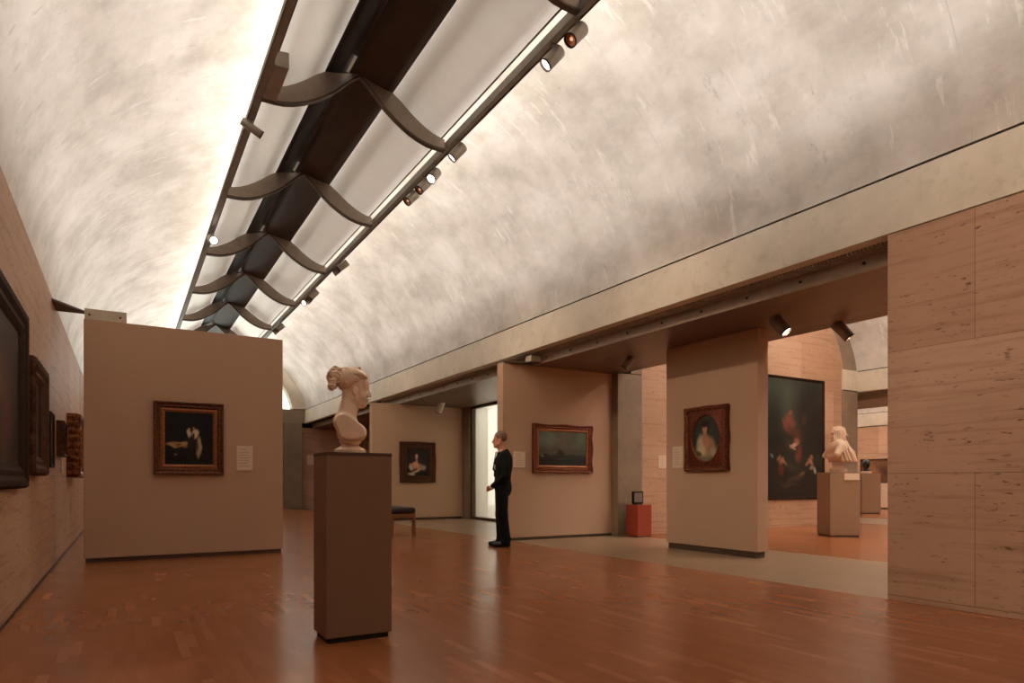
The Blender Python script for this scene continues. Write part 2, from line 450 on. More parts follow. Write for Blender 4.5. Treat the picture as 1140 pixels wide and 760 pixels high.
def roty(a):
    c, s = cos(a), sin(a); return [[c, 0, -s], [0, 1, 0], [s, 0, c]]

# ================================================================== THE ROOM
CX = 2.51                      # centre line of the near vault
Y0, Y1 = -6.0, 25.2
ZB, ZT = 3.20, 3.715           # lower and upper edge of the edge beam
APEX = 6.16
def cyc(hw, n=40, z0=ZT, rise=APEX - ZT, t0=0, t1=pi):
    """half cycloid: (distance in from the springing, height)"""
    out = []
    for i in range(n + 1):
        t = t0 + (t1 - t0) * i / n
        out.append((hw * (t - sin(t)) / pi, z0 + rise * (1 - cos(t)) / 2))
    return out

def vault(name, xl, xr, y0, y1, slot=.38):
    hw = (xr - xl) / 2
    for side in (0, 1):
        pr = [(d, z) for d, z in cyc(hw) if d < hw - slot] + [(hw - slot, APEX - .005)]
        pr = [(xl + d, z) if side == 0 else (xr - d, z) for d, z in pr]
        outer = [(x + (-.14 if side == 0 else .14) * (1 - i / len(pr)), z + .16 * (i / len(pr)) + .0) for i, (x, z) in enumerate(pr)]
        prof = pr + outer[::-1]
        o = sweep_y(name, prof, y0, y1, 'vault', smooth=False)
        # smooth the inner curve only
        for p in o.data.polygons:
            if len(p.vertices) == 4: p.use_smooth = True
        md = o.modifiers.new('split', 'EDGE_SPLIT'); md.split_angle = radians(30)
        struct(o)
    # edge beams with the dark joint above each
    for (xa, xb) in ((xl - .16, xl), (xr, xr + .16)):
        struct(box('edge_beam', xa, xb, y0, y1, ZB, ZT - .022, 'beam'))
        xin = xa + .03 if xa < xl - .01 else xa + .025
        struct(box('beam_joint', xa + (0 if xb == xl else .02), xb - (.02 if xb == xl else 0), y0, y1, ZT - .024, ZT + .006, 'black'))
VL, VR = -.92, 5.80
vault('vault_ceiling', VL, VR, Y0, Y1)
V2L, V2R = 8.2, 15.42
vault('vault_ceiling', V2L, V2R, Y0, 9.42)
V3L, V3R = 17.82, 25.2
vault('vault_ceiling', V3L, V3R, Y0, Y1)

# floors
def floor_piece(name, x0, x1, y0, y1, mat):
    struct(box(name, x0, x1, y0, y1, -.12, 0, mat))
floor_piece('floor', -1.0, 5.635, Y0, Y1, 'parquet')
floor_piece('stone_floor', 5.635, 8.2, Y0, Y1, 'stone')
floor_piece('floor_beyond', 8.2, 15.4, Y0, 9.9, 'parquet')
floor_piece('stone_floor_beyond', 15.4, 17.8, Y0, Y1, 'stone')
floor_piece('floor_far', 17.8, 25.3, Y0, Y1, 'parquet')

# walls
struct(box('wall_left', -.95, -.73, Y0, Y1, 0, 3.166, 'trav_y', bev=.004))
struct(box('wall_left_backing', -1.2, -.951, Y0, Y1, 0, 3.5, 'black'))
struct(box('baseboard_left', -.731, -.722, Y0, Y1, 0, .022, 'plinth'))
struct(box('wall_right', 5.63, 5.93, Y0, 3.16, 0, 3.122, 'trav_y', bev=.004))
struct(box('wall_right_slot_shade', 5.84, 5.92, Y0, 3.13, 3.12, 3.3, 'black'))  # solid black box standing in for shade in the slot above the wall
struct(box('wall_back', -1.2, 26, Y0 - .3, Y0, 0, 6.6, 'trav_x'))
# soffit channels between the vaults
for (xa, xb, ya, yb) in ((VR, V2L, Y0, Y1), (V2R, V3L, Y0, Y1)):
    fa, fb = xa + .32, xb - .22
    struct(box('soffit', fa, fb, ya, yb, 3.035, 3.075, 'soffit'))
    for (p, q, s) in ((fa, fa + .02, -1), (fb - .02, fb, 1)):
        f = struct(box('soffit_fascia', p - .002, q + .002, ya, yb, 3.03, 3.19, 'fascia', bev=.003))
        y = 3.656 - .686 * 3
        while y < 16 and xa == VR and s == -1:
            bm = bmesh.new(); bmesh.ops.create_cone(bm, cap_ends=True, segments=12, radius1=.016, radius2=.013, depth=.02,
                matrix=Matrix.Translation((p - .009, y, 3.11)) @ Matrix.Rotation(-pi / 2, 4, 'Y'))
            from_bm('bolt', bm, 'bolt', f); y += .686
    struct(box('channel_light_stop', xa + .165, xb - .165, ya, yb, 3.55, 3.62, 'black'))  # unseen black slab added over the channel to stop light
    for (p, q) in ((xa + .155, fa - .004), (fb + .004, xb - .155)):
        bm = bmesh.new()
        y = ya
        while y < (17 if xa == VR else 12):
            bm_box(bm, p, q, y, y + .018, 3.175, 3.2); y += .04
        bm_box(bm, q - .012 if q < (xa + xb) / 2 else p, q if q < (xa + xb) / 2 else p + .012, ya, yb, 3.172, 3.205)
        struct(from_bm('air_grille', bm, 'louvre'))
# near vault, far end
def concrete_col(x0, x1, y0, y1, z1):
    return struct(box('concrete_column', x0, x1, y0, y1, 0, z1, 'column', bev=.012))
struct(box('wall_end', -.95, 5.0, 25.2, 25.5, 0, 3.66, 'trav_x'))
concrete_col(5.0, 5.64, 24.7, 25.4, 3.2)
struct(box('wall_end_beam', -.95, 5.8, 24.95, 25.5, 3.2, 3.69, 'column'))
struct(box('wall_end_right', 5.64, 8.3, 25.0, 25.19, 0, 3.03, 'trav_x'))
struct(box('end_leak_stop', 5.6, 8.6, 25.2, 25.5, 0, 3.9, 'black'))  # unseen block added to keep sky light from leaking past the end wall
def arch_ring(name, xl, xr, y0, y1, sc, mat):
    hw = (xr - xl) / 2; cx = (xl + xr) / 2
    half = cyc(hw, 24)
    out = [(xl + d, z) for d, z in half] + [(xr - d, z) for d, z in half[::-1][1:]]
    inn = [(cx + (x - cx) * sc, ZT + (z - ZT) * (sc + .04)) for x, z in out]
    n = len(out); vs, fs = [], []
    for y in (y0, y1):
        vs += [(x, y, z) for x, z in out] + [(x, y, z) for x, z in inn]
    for i in range(n - 1):
        a, b_ = i, i + 1
        fs += [(a, b_, n + b_, n + a), (2 * n + a, 3 * n + a, 3 * n + b_, 2 * n + b_), (n + a, n + b_, 3 * n + b_, 3 * n + a), (a, 2 * n + a, 2 * n + b_, b_)]
    fs += [(0, n, 3 * n, 2 * n), (n - 1, 3 * n - 1, 4 * n - 1, 2 * n - 1)]
    return struct(obj(name, vs, fs, mat))
def lunette(name, xl, xr, y, sc, mat, thick=.05):
    hw = (xr - xl) / 2 * sc; cx = (xl + xr) / 2
    half = [(d, ZT + (z - ZT) * (sc + .04)) for d, z in cyc(hw, 24)]
    pr = [(cx - hw + d, z) for d, z in half] + [(cx + hw - d, z) for d, z in half[::-1][1:]]
    return struct(sweep_y(name, pr, y, y + thick, mat))
arch_ring('arch_end', VL, VR, 24.9, 25.3, .86, 'beam')
lunette('window_2', VL, VR, 25.2, .9, 'glass', .03)
# second vault, far end: travertine wall under a concrete arch
struct(box('wall_cross', 8.46, 14.8, 9.4, 9.7, 0, ZT, 'trav_x'))
lunette('wall_cross_top', V2L, V2R, 9.4, .845, 'trav_x', .3)
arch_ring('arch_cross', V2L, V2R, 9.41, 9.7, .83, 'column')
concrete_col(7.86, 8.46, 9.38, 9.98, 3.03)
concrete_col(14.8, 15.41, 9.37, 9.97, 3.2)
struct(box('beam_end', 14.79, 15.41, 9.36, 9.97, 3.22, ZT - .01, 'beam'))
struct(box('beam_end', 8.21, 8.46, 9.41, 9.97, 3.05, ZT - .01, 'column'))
struct(box('wall_cross_beyond', 15.41, 15.7, 9.98, Y1, 0, 3.2, 'trav_y'))
# third vault, far side and end
struct(box('wall_far', 25.2, 25.5, Y0, Y1, 0, 3.166, 'trav_y'))
struct(box('wall_far_end', 15.4, 26, Y1, Y1 + .3, 0, 6.6, 'trav_x'))
struct(box('wall_far_back', 25.3, 25.6, Y0, Y1, 3.1, 6.6, 'black'))
# courtyard side of the near gallery: column, glazing, column
concrete_col(8.0, 8.6, 15.75, 16.35, 3.04)
struct(box('wall_court', 8.1, 8.4, 16.35, 25.2, 0, 3.04, 'trav_y'))
w = struct(box('window_1', 8.10, 8.11, 9.98, 15.7, .06, 3.0, 'glass'))
fr = bmesh.new()
bm_box(fr, 8.06, 8.14, 9.98, 15.75, 0, .07); bm_box(fr, 8.06, 8.14, 9.98, 15.75, 2.97, 3.035)
for yy in (9.98, 11.9, 15.66): bm_box(fr, 8.06, 8.14, yy, yy + .09, .07, 2.97)
struct(from_bm('window_frame', fr, 'winframe'))
struct(box('sky_gap_stop', 8.0, 8.3, 9.72, 25.2, 3.04, 3.8, 'column'))  # box added to shut out the sky showing above the window
struct(box('window_screen', 8.19, 8.195, 10.0, 15.7, .02, 3.03, 'blind'))
# the courtyard outside
struct(box('court_ground', 8.2, 15.4, 9.98, 25.2, -.14, -.02, 'stone'))
struct(box('court_wall', 12.6, 12.9, 9.98, 22, -.02, 4.6, 'courtwall'))

# ================================================================== SKYLIGHT REFLECTOR
refl = thing('skylight_reflector', 'long winged aluminium skylight reflector hung along the crown of the near concrete vault', 'light reflector', (CX, 0, 5.43))
def zr(z): return z - 5.43
skin = [(.43, 5.975), (.54, 5.90), (.65, 5.81), (.76, 5.73), (.87, 5.665), (.98, 5.615), (1.05, 5.585), (1.105, 5.575)]
RIBY = [4.95 + 2.985 * k for k in range(-3, 7)]
YA, YB = -5.6, 24.6
def sheet(name, pts, y0, y1, mat, parent, n=1, thick=.0):
    vs, fs = [], []
    m_ = len(pts)
    ys = [y0 + (y1 - y0) * i / n for i in range(n + 1)]
    for y in ys: vs += [(s, y, z) for s, z in pts]
    for i in range(n):
        for j in range(m_ - 1):
            a = i * m_ + j; fs.append((a, a + 1, a + m_ + 1, a + m_))
    o = obj(name, vs, fs, mat, parent, True)
    if thick:
        md = o.modifiers.new('thick', 'SOLIDIFY'); md.thickness = thick
    return o
def dense(pts, n=4):
    out = []
    for (a, b) in zip(pts[:-1], pts[1:]):
        for i in range(n): out.append((a[0] + (b[0] - a[0]) * i / n, a[1] + (b[1] - a[1]) * i / n))
    return out + [pts[-1]]
for sg in (1, -1):
    sheet('wing', [(sg * s, zr(z)) for s, z in skin], YA, YB, 'wing', refl)
    e = sweep_y('edge_trim', [(sg * 1.1, zr(5.565)), (sg * 1.118, zr(5.565)), (sg * 1.118, zr(5.592)), (sg * 1.1, zr(5.592))], YA, YB, 'flange', refl)
    # lighting track: a box rail with a lip along its outer edge
    rl = box('rail', *sorted((sg * 1.155, sg * 1.225)), YA, YB, 0, .10, 'rail', refl, bev=.004)
    box('rail_lip', *sorted((sg * 1.2255, sg * 1.236)), YA, YB, -.010, .055, 'flange', rl)
spr = sheet('spine_panel', [(-.12, zr(6.085)), (.0, zr(6.07)), (.15, zr(6.03)), (.3, zr(5.995)), (.43, zr(5.975))], YA, YB, 'spine', refl, thick=.012)
spl = sheet('spine_panel', [(-.43, zr(5.975)), (-.34, zr(6.0)), (-.25, zr(6.04)), (-.165, zr(6.09))], YA, YB, 'spine_dark', refl, thick=.012)  # left side of the spine, in a darker tone than the right
for k in range(len(RIBY) - 1):
    sheet('ridge_strip', [(-.165, zr(6.092)), (-.12, zr(6.087))], RIBY[k] + .05, RIBY[k + 1] - .32, 'spine', spl, thick=.012)
rb_low = [(0, 6.065), (.1, 5.985), (.2, 5.885), (.32, 5.765), (.45, 5.665), (.55, 5.60), (.66, 5.54), (.78, 5.49), (.9, 5.458), (1.0, 5.447), (1.155, 5.445)]
rb_top = [(0, 6.075), (.1, 6.045), (.2, 6.015), (.32, 5.985), (.43, 5.965), (.54, 5.89), (.65, 5.80), (.76, 5.72), (.87, 5.655), (.98, 5.605), (1.155, 5.565)]
for k, y in enumerate(RIBY):
    for sg in (1, -1):
        n = len(rb_low)
        pl = [(sg * s, zr(z)) for s, z in rb_low]; pt = [(sg * s, zr(z)) for s, z in rb_top]
        vs = [(s, y - .018, z) for s, z in pl] + [(s, y - .018, z) for s, z in pt] + [(s, y + .018, z) for s, z in pl] + [(s, y + .018, z) for s, z in pt]
        fs = []
        for j in range(n - 1):
            fs += [(j, j + 1, n + j + 1, n + j), (2 * n + j, 3 * n + j, 3 * n + j + 1, 2 * n + j + 1), (j, 2 * n + j, 2 * n + j + 1, j + 1), (n + j, n + j + 1, 3 * n + j + 1, 3 * n + j)]
        fs += [(n - 1, 3 * n - 1, 4 * n - 1, 2 * n - 1), (0, n, 3 * n, 2 * n)]
        rib = obj('rib', vs, fs, 'rib', refl)
        for nm, mt, hw_, d0, d1 in (('groove_shade', 'spine_dark', .02, .0, .014), ('flange', 'flange', .036, .014, .034)):  # first strip is solid near-black, painting the shadow line above the flange
            vs, fs = [], []
            for (s, z) in rb_low:
                s *= sg; z = zr(z)
                vs += [(s, y - hw_, z - d0), (s, y + hw_, z - d0), (s, y + hw_, z - d1), (s, y - hw_, z - d1)]
            for j in range(n - 1):
                for q in range(4):
                    a, b = 4 * j + q, 4 * j + (q + 1) % 4; fs.append((a, b, b + 4, a + 4))
            fs += [(0, 1, 2, 3), (4 * n - 1, 4 * n - 2, 4 * n - 3, 4 * n - 4)]
            obj(nm, vs, fs, mt, rib)
# power box at the left track, close to the second rib in view
box('junction_box', -1.15, -1.0, 7.2, 7.9, -.015, .16, 'rib', refl, bev=.006)
# hanger rods up to the slot edges
for y in RIBY:
    for sg in (1, -1):
        o = lathe('hanger_rod', [(.012, zr(5.98)), (.012, zr(6.2))], 'flange', refl, 10); o.location = (sg * .405, y, 0)
struct(box('skylight_cover', CX - .42, CX + .42, Y0, Y1, 6.34, 6.38, 'lampwhite'))
for sg in (1, -1):
    struct(box('skylight_curb', *sorted((CX + sg * .385, CX + sg * .45)), Y0, Y1, 6.165, 6.36, 'beam'))
for cx_ in ((V2L + V2R) / 2, (V3L + V3R) / 2):
    struct(box('skylight_cover', cx_ - .5, cx_ + .5, Y0, 9.42 if cx_ < 15 else Y1, 6.3, 6.36, 'lampwhite'))

# ================================================================== TRACK LAMPS
def aim(d):
    return Vector(d).normalized().to_track_quat('Z', 'Y')
def track_lamp(label, loc, d, L=.22, R=.06, lens='lens_on', hood=False, mat='can', stem=.05, group='lamps on the vault tracks', side=1):
    """loc = where it meets the rail or ceiling; the can hangs below it and shines along d"""
    t = thing('track_lamp', label, 'spotlight', loc, 0, group)
    q = aim(d); body_c = Vector((.0, 0, -stem - R * .9))
    base = body_c - (q @ Vector((0, 0, L * .5)))
    o = lathe('mount', [(.02, .0), (.02, -.012), (.009, -.016), (.009, -stem - R * .3)], mat, t, 12)
    h = lathe('housing', [(.0, 0), (R * .86, 0), (R, .012), (R, L), (R * .9, L), (R * .86, L * .84), (.001, L * .80)], mat, t, 28, cap=False)
    h.rotation_mode = 'QUATERNION'; h.rotation_quaternion = q; h.location = base
    rg = lathe('rim', [(R * 1.02, L - .012), (R * 1.02, L + .004), (R * .88, L + .004), (R * .86, L * .9)], 'candark', t, 28, cap=False)
    rg.rotation_mode = 'QUATERNION'; rg.rotation_quaternion = q; rg.location = base
    if lens == 'lens_on':
        l = lathe('lens', [(.0, L * .93), (R * .4, L * .945), (R * .84, L * .93)], 'lens_on', t, 24, cap=False)
    else:
        l = lathe('lens', [(.0, L * .86), (R * .45, L * .87), (R * .82, L * .94)], 'copper', t, 24, cap=False)
        b = lathe('bulb', [(.0, L * .875), (R * .28, L * .89), (R * .2, L * .93), (0, L * .935)], 'lens_dim', l, 12, cap=False)
    l.rotation_mode = 'QUATERNION'; l.rotation_quaternion = q; l.location = base
    if lens != 'lens_on':
        pass
    if hood:
        vs, fs = [], []; n = 14
        for i in range(n + 1):
            a = pi * .95 * (i / n) - pi * .475 + pi
            for (rr, zz) in ((R * 1.0, L), (R * 1.12, L + .13)):
                vs.append((rr * cos(a), rr * sin(a), zz))
        for i in range(n): fs.append((2 * i, 2 * i + 1, 2 * i + 3, 2 * i + 2))
        hd = obj('hood', vs, fs, 'can', t, True); hd.rotation_mode = 'QUATERNION'; hd.rotation_quaternion = q; hd.location = base
        md = hd.modifiers.new('thick', 'SOLIDIFY'); md.thickness = .004
    return t
def spot(loc, target, power, size=50, blend=.6, col=(1, .74, .5), rad=.05):
    l = bpy.data.lights.new('lamp_beam', 'SPOT'); l.energy = power; l.spot_size = radians(size); l.spot_blend = blend
    l.color = col; l.shadow_soft_size = rad
    o = bpy.data.objects.new('lamp_beam', l); C.objects.link(o); o.location = loc
    d = Vector(target) - Vector(loc); o.rotation_euler = d.to_track_quat('-Z', 'Y').to_euler()
    return o
RX = CX + 1.20
right_lamps = [
    (5.02, (-.64, .0, -.72), 'lens_off', False, 'grey can lamp with unlit copper coloured reflector, nearest lamp on the right track'),
    (5.42, (-.62, .24, -.73), 'lens_on', False, 'grey can lamp with glowing white lens, second from the camera on the right track'),
    (7.60, (-.62, .26, -.73), 'lens_on', False, 'lone grey can lamp with glowing lens just past the first rib on the right track'),
    (8.35, (-.55, -.35, -.70), 'lens_on', False, 'glowing can lamp facing the camera, first of the three close together on the right track'),
    (8.72, (-.62, -.05, -.70), 'lens_off', False, 'can lamp with unlit red reflector, middle of the three close together on the right track'),
    (9.17, (-.64, -.05, -.66), 'lens_off', False, 'unlit can lamp, farthest of the three close together on the right track'),
    (12.75, (-.70, .35, -.6), 'lens_off', True, 'grey can lamp with scoop hood alone beyond the third rib on the right track'),
    (15.05, (-.60, .30, -.7), 'lens_off', True, 'grey hooded can lamp, nearer of the distant pair on the right track'),
    (15.75, (-.70, -.5, -.5), 'lens_on', False, 'small can lamp with bright lens, farther of the distant pair on the right track'),
    (18.75, (-.7, .3, -.6), 'lens_off', True, 'farthest small hooded can lamp on the right track above the beige partition edge'),
]
for (y, d, ln, hd, lab) in right_lamps:
    track_lamp(lab, (RX - .01, y, 5.418), d, lens=ln, hood=hd, R=.068, L=.23, stem=.085)
track_lamp('thin grey can lamp on the left track beside the power box', (CX - 1.18, 8.45, 5.418), (.86, .1, -.38), lens='lens_off', R=.05, L=.26, stem=.05)
track_lamp('hooded can lamp with glowing lens on the left track between far ribs', (CX - 1.18, 12.6, 5.418), (.1, -.85, -.4), lens='lens_on', R=.075, L=.26, stem=.06)
soff = 'lamps under the soffit'
track_lamp('grey can lamp with glowing lens under the soffit beside the oval portrait panel', (6.95, 5.22, 3.035), (.19, -.585, -.72), lens='lens_on', R=.075, L=.25, stem=.03, group=soff)
track_lamp('dark can lamp with glowing lens under the soffit next to the right travertine wall', (7.85, 4.98, 3.035), (.36, -.46, -.68), lens='lens_on', R=.072, L=.27, stem=.03, group=soff, mat='rib')
track_lamp('unlit grey can lamp under the soffit above the end of the seascape partition', (7.05, 8.15, 3.035), (-.35, .55, -.75), lens='lens_off', R=.062, L=.22, stem=.03, group=soff)
track_lamp('small pale can lamp under the soffit in front of the woman portrait partition', (7.0, 15.4, 3.035), (-.2, .4, -.9), lens='lens_off', R=.085, L=.3, stem=.03, group=soff, mat='lampwhite')

# ================================================================== PARTITIONS
def gusset(parent, pts, z0, z1):
    n = len(pts); vs = [(x, y, z0) for x, y in pts] + [(x, y, z1) for x, y in pts]
    fs = [tuple(range(n))[::-1], tuple(range(n, 2 * n))] + [(i, (i + 1) % n, n + (i + 1) % n, n + i) for i in range(n)]
    return obj('bracket', vs, fs, 'brackdark', parent)
p1 = thing('display_partition', 'freestanding beige display partition carrying the dark table scene near the left wall', 'partition', (.75, 9.75, 0))
box('panel', -.44 - .75, 1.935 - .75, -.10, .10, .055, 3.03, 'panel', p1, bev=.004)
box('plinth', -.42 - .75, 1.915 - .75, -.085, .08, 0, .057, 'plinth', p1)
mp = box('mounting_plate', -.43 - .75, .02 - .75, -.095, -.07, 3.03, 3.165, 'steel', p1, bev=.003)
for sx_ in (-.38, -.05):
    bm = bmesh.new(); bmesh.ops.create_cone(bm, cap_ends=True, segments=12, radius1=.014, radius2=.01, depth=.014, matrix=Matrix.Translation((sx_ - .75, -.1, 3.09)) @ Matrix.Rotation(pi / 2, 4, 'X'))
    from_bm('screw', bm, 'bolt', mp)
gusset(p1, [(-.729 - .75, 9.17 - 9.75), (-.43 - .75, -.1), (-.43 - .75, -.02), (-.729 - .75, -.02)], 3.105, 3.13)

p2 = thing('display_partition', 'beige display partition with the wide seascape, standing behind the guard', 'partition', (6.78, 9.65, 0))
box('panel', 5.50 - 6.78, 8.0 - 6.78, -.10, .10, .05, 3.03, 'panel', p2, bev=.004)
box('plinth', 5.52 - 6.78, 7.98 - 6.78, -.085, .08, 0, .052, 'plinth', p2)
gusset(p2, [(5.50 - 6.78, -.1), (6.08 - 6.78, -.34), (6.08 - 6.78, .1), (5.5 - 6.78, .1)], 3.0305, 3.05)
box('mounting_plate', 5.90 - 6.78, 6.10 - 6.78, -.36, -.18, 3.052, 3.15, 'steel', p2, bev=.003)

p3 = thing('display_partition', 'beige display partition with small woman portrait, farthest one beside the bright window', 'partition', (6.7, 16.2, 0))
box('panel', 5.42 - 6.7, 7.99 - 6.7, -.10, .10, .06, 3.03, 'panel', p3, bev=.004)
box('plinth', 5.44 - 6.7, 7.97 - 6.7, -.085, .085, 0, .062, 'plinth', p3)

p4 = thing('display_partition', 'narrow tall beige partition with the oval portrait, standing on the stone floor', 'partition', (7.23, 6.52, 0))
box('panel', -.105, .105, 5.69 - 6.52, 7.36 - 6.52, .085, 3.03, 'panel', p4, bev=.005)
box('plinth', -.09, .09, 5.73 - 6.52, 7.33 - 6.52, 0, .087, 'plinth', p4)
# low pale display wall far away in the third gallery
p5 = thing('display_partition', 'low pale display block in the farthest gallery below the brown painting', 'display block', (24.2, 13.6, 0))
box('panel', -.15, .15, -1.6, 1.6, .05, .95, 'paper', p5, bev=.01); box('plinth', -.13, .13, -1.56, 1.56, 0, .052, 'plinth', p5)

# ================================================================== PAINTINGS
def vnoise(nx, ny, cells, seed):
    r = np.random.default_rng(seed); g = r.random((cells + 2, cells + 2))
    x = np.linspace(0, cells, nx); y = np.linspace(0, cells, ny)
    xi, yi = x.astype(int), y.astype(int); fx, fy = x - xi, y - yi
    fx = fx * fx * (3 - 2 * fx); fy = fy * fy * (3 - 2 * fy)
    a = g[np.ix_(yi, xi)]; b = g[np.ix_(yi, xi + 1)]; c = g[np.ix_(yi + 1, xi)]; d = g[np.ix_(yi + 1, xi + 1)]
    return (a * (1 - fx) + b * fx) * (1 - fy)[:, None] + (c * (1 - fx) + d * fx) * fy[:, None]
def canvas_colors(n, m, top, bot, blobs, seed, grain=.25):
    y = np.linspace(0, 1, m)[:, None, None]; x = np.linspace(0, 1, n)[None, :]
    L = lambda c: np.array(lin(tuple(v / 255 for v in c)))
    img = L(bot) * (1 - y) + L(top) * y + np.zeros((m, n, 3))
    yy = np.linspace(0, 1, m)[:, None]
    w1 = (vnoise(n, m, 9, seed) - .5) * .035; w2 = (vnoise(n, m, 9, seed + 1) - .5) * .035
    for (cx, cy, rx, ry, col, soft, rot) in blobs:
        dx, dy = x + w1 - cx, yy + w2 - cy
        c_, s_ = cos(radians(rot)), sin(radians(rot))
        d = np.sqrt(((dx * c_ + dy * s_) / rx) ** 2 + ((-dx * s_ + dy * c_) / ry) ** 2)
        a = np.clip((1 + soft - d) / (2 * soft), 0, 1); a = a * a * (3 - 2 * a)
        img = img * (1 - a[..., None]) + L(col) * a[..., None]
    f = .5 * vnoise(n, m, 8, seed + 2) + .3 * vnoise(n, m, 20, seed + 3) + .2 * vnoise(n, m, 44, seed + 4)
    return np.clip(img * (1 + grain * 2 * (f[..., None] - .5)), 0, 1)
def paint_mat(name):
    m, nt, b = new_mat(name)
    a = N(nt, 'ShaderNodeVertexColor', layer_name='paint'); link(nt, a.outputs[0], b.inputs['Base Color'])
    b.inputs['Roughness'].default_value = .5; b.inputs['Specular IOR Level'].default_value = .3
    return m
PAINT = paint_mat('oil_paint')
def canvas(parent, w, h, d, cols, name='canvas', z0=0):
    m_, n = cols.shape[:2]
    xs = np.linspace(-w / 2, w / 2, n); zs = np.linspace(z0, z0 + h, m_)
    V = [(x, -d, z) for z in zs for x in xs]
    F = [(j * n + i, j * n + i + 1, (j + 1) * n + i + 1, (j + 1) * n + i) for j in range(m_ - 1) for i in range(n - 1)]
    nb = len(V)
    V += [(-w / 2, -d + .02, z0), (w / 2, -d + .02, z0), (w / 2, -d + .02, z0 + h), (-w / 2, -d + .02, z0 + h)]
    F.append((nb + 3, nb + 2, nb + 1, nb))
    o = obj(name, V, F, PAINT, parent)
    at = o.data.color_attributes.new('paint', 'FLOAT_COLOR', 'POINT')
    c = np.ones((len(V), 4), np.float32); c[:nb, :3] = cols.reshape(-1, 3); c[nb:, :3] = .05
    at.data.foreach_set('color', c.ravel()); return o
def frame_mesh(parent, W, H, rings, mat, name='frame', wave=None, nper=1):
    """rings: (inset, depth) from the wall inward; wave(side, t) pushes the outermost rings"""
    pts = []
    for (ins, dep) in rings:
        row = []
        cs = [(-W / 2 + ins, ins), (W / 2 - ins, ins), (W / 2 - ins, H - ins), (-W / 2 + ins, H - ins)]
        for s in range(4):
            a, b = cs[s], cs[(s + 1) % 4]
            nrm = ((0, -1), (1, 0), (0, 1), (-1, 0))[s]
            for i in range(nper):
                t = i / nper; p = [a[0] + (b[0] - a[0]) * t, a[1] + (b[1] - a[1]) * t]
                if wave:
                    wv = wave(s, t) * max(0, 1 - ins / .06)
                    p[0] += nrm[0] * wv; p[1] += nrm[1] * wv
                row.append((p[0], -dep, p[1]))
        pts.append(row)
    n = 4 * nper; vs = [p for r in pts for p in r]; fs = []
    for r in range(len(rings) - 1):
        for i in range(n):
            j = (i + 1) % n; fs.append((r * n + i, r * n + j, (r + 1) * n + j, (r + 1) * n + i))
    fs.append(tuple(range(n))) if False else None
    return obj(name, vs, fs, mat, parent)
def painting(label, loc, rz, W, H, fw, fd, mat, cols, inner=None, wave=None, nper=1, name='framed_painting', ornaments=None):
    t = thing(name, label, 'painting', loc, rz)
    k = .62 if inner else 1
    rings = [(0, .002), (0, fd * .75), (fw * .08 * k, fd), (fw * .30 * k, fd * .95), (fw * .5 * k, fd * .68), (fw * .72 * k, fd * .72), (fw * .9 * k, fd * .5), (fw * k, fd * .35)]
    f = frame_mesh(t, W, H, rings, mat, wave=wave, nper=nper)
    if inner:
        a = fw * k
        frame_mesh(t, W - 2 * a + .004, H - 2 * a + .004, [(0, fd * .3), (0, fd * .44), ((fw - a) * .5, fd * .5), (fw - a, fd * .32)], inner, 'inner_moulding').location = (0, 0, a - .002)
    canvas(t, W - 2 * fw + .012, H - 2 * fw + .012, fd * .3, cols, z0=fw - .006)
    if ornaments: ornaments(t, f)
    return t
D90 = pi / 2
# the dark table scene on the first partition: two pale clothed figures, a lit table
cols = canvas_colors(110, 120, (10, 9, 8), (13, 10, 8), [
    (.24, .38, .20, .055, (150, 112, 70), .3, -4), (.36, .40, .10, .04, (176, 140, 92), .4, 12), (.16, .36, .07, .03, (170, 132, 86), .4, -20), (.28, .38, .06, .018, (96, 46, 30), .4, 20), (.22, .18, .03, .02, (110, 86, 66), .4, 0),
    (.49, .585, .04, .085, (196, 178, 152), .3, 6), (.62, .60, .075, .09, (204, 186, 160), .3, -8), (.58, .56, .03, .06, (60, 40, 30), .4, 0), (.50, .68, .02, .025, (168, 124, 96), .3, 0), (.585, .70, .02, .025, (160, 116, 90), .3, 0),
    (.54, .44, .07, .13, (36, 28, 26), .4, 0), (.70, .34, .05, .19, (168, 148, 120), .3, -2), (.665, .34, .02, .17, (96, 78, 62), .5, 0)], 11)
painting('square dark painting of two pale figures by a table, on the left partition', (.736, 9.648, 1.105), 0, .838, .955, .135, .06, 'gilt', cols, inner='gilt_light')
# seascape
cols = canvas_colors(120, 84, (88, 94, 80), (26, 30, 22), [
    (.5, .74, .7, .22, (96, 90, 74), .8, 0), (.15, .8, .2, .2, (98, 110, 96), .8, 0), (.9, .8, .16, .25, (80, 100, 76), .9, 0), (.5, .40, .5, .06, (84, 76, 60), .9, 0),
    (.5, .10, .7, .16, (16, 19, 14), .4, 0), (.5, .26, .6, .035, (28, 30, 22), .5, 0), (.45, .34, .085, .08, (36, 28, 22), .4, 0), (.44, .43, .03, .05, (40, 32, 24), .5, 0), (.07, .31, .02, .05, (150, 140, 110), .4, 0),
    (.70, .30, .07, .035, (40, 32, 24), .5, 0), (.62, .21, .22, .018, (36, 54, 34), .6, 0), (.4, .2, .12, .012, (70, 64, 46), .6, 0), (.12, .33, .06, .03, (30, 26, 20), .5, 0)], 21)
def wave_sea(s, t):
    if s == 1: return .028 * (abs(cos(2 * pi * (t - .5))) ** 1.5) - .018
    if s == 3: return .004
    return .008 * cos(4 * pi * t) - .004
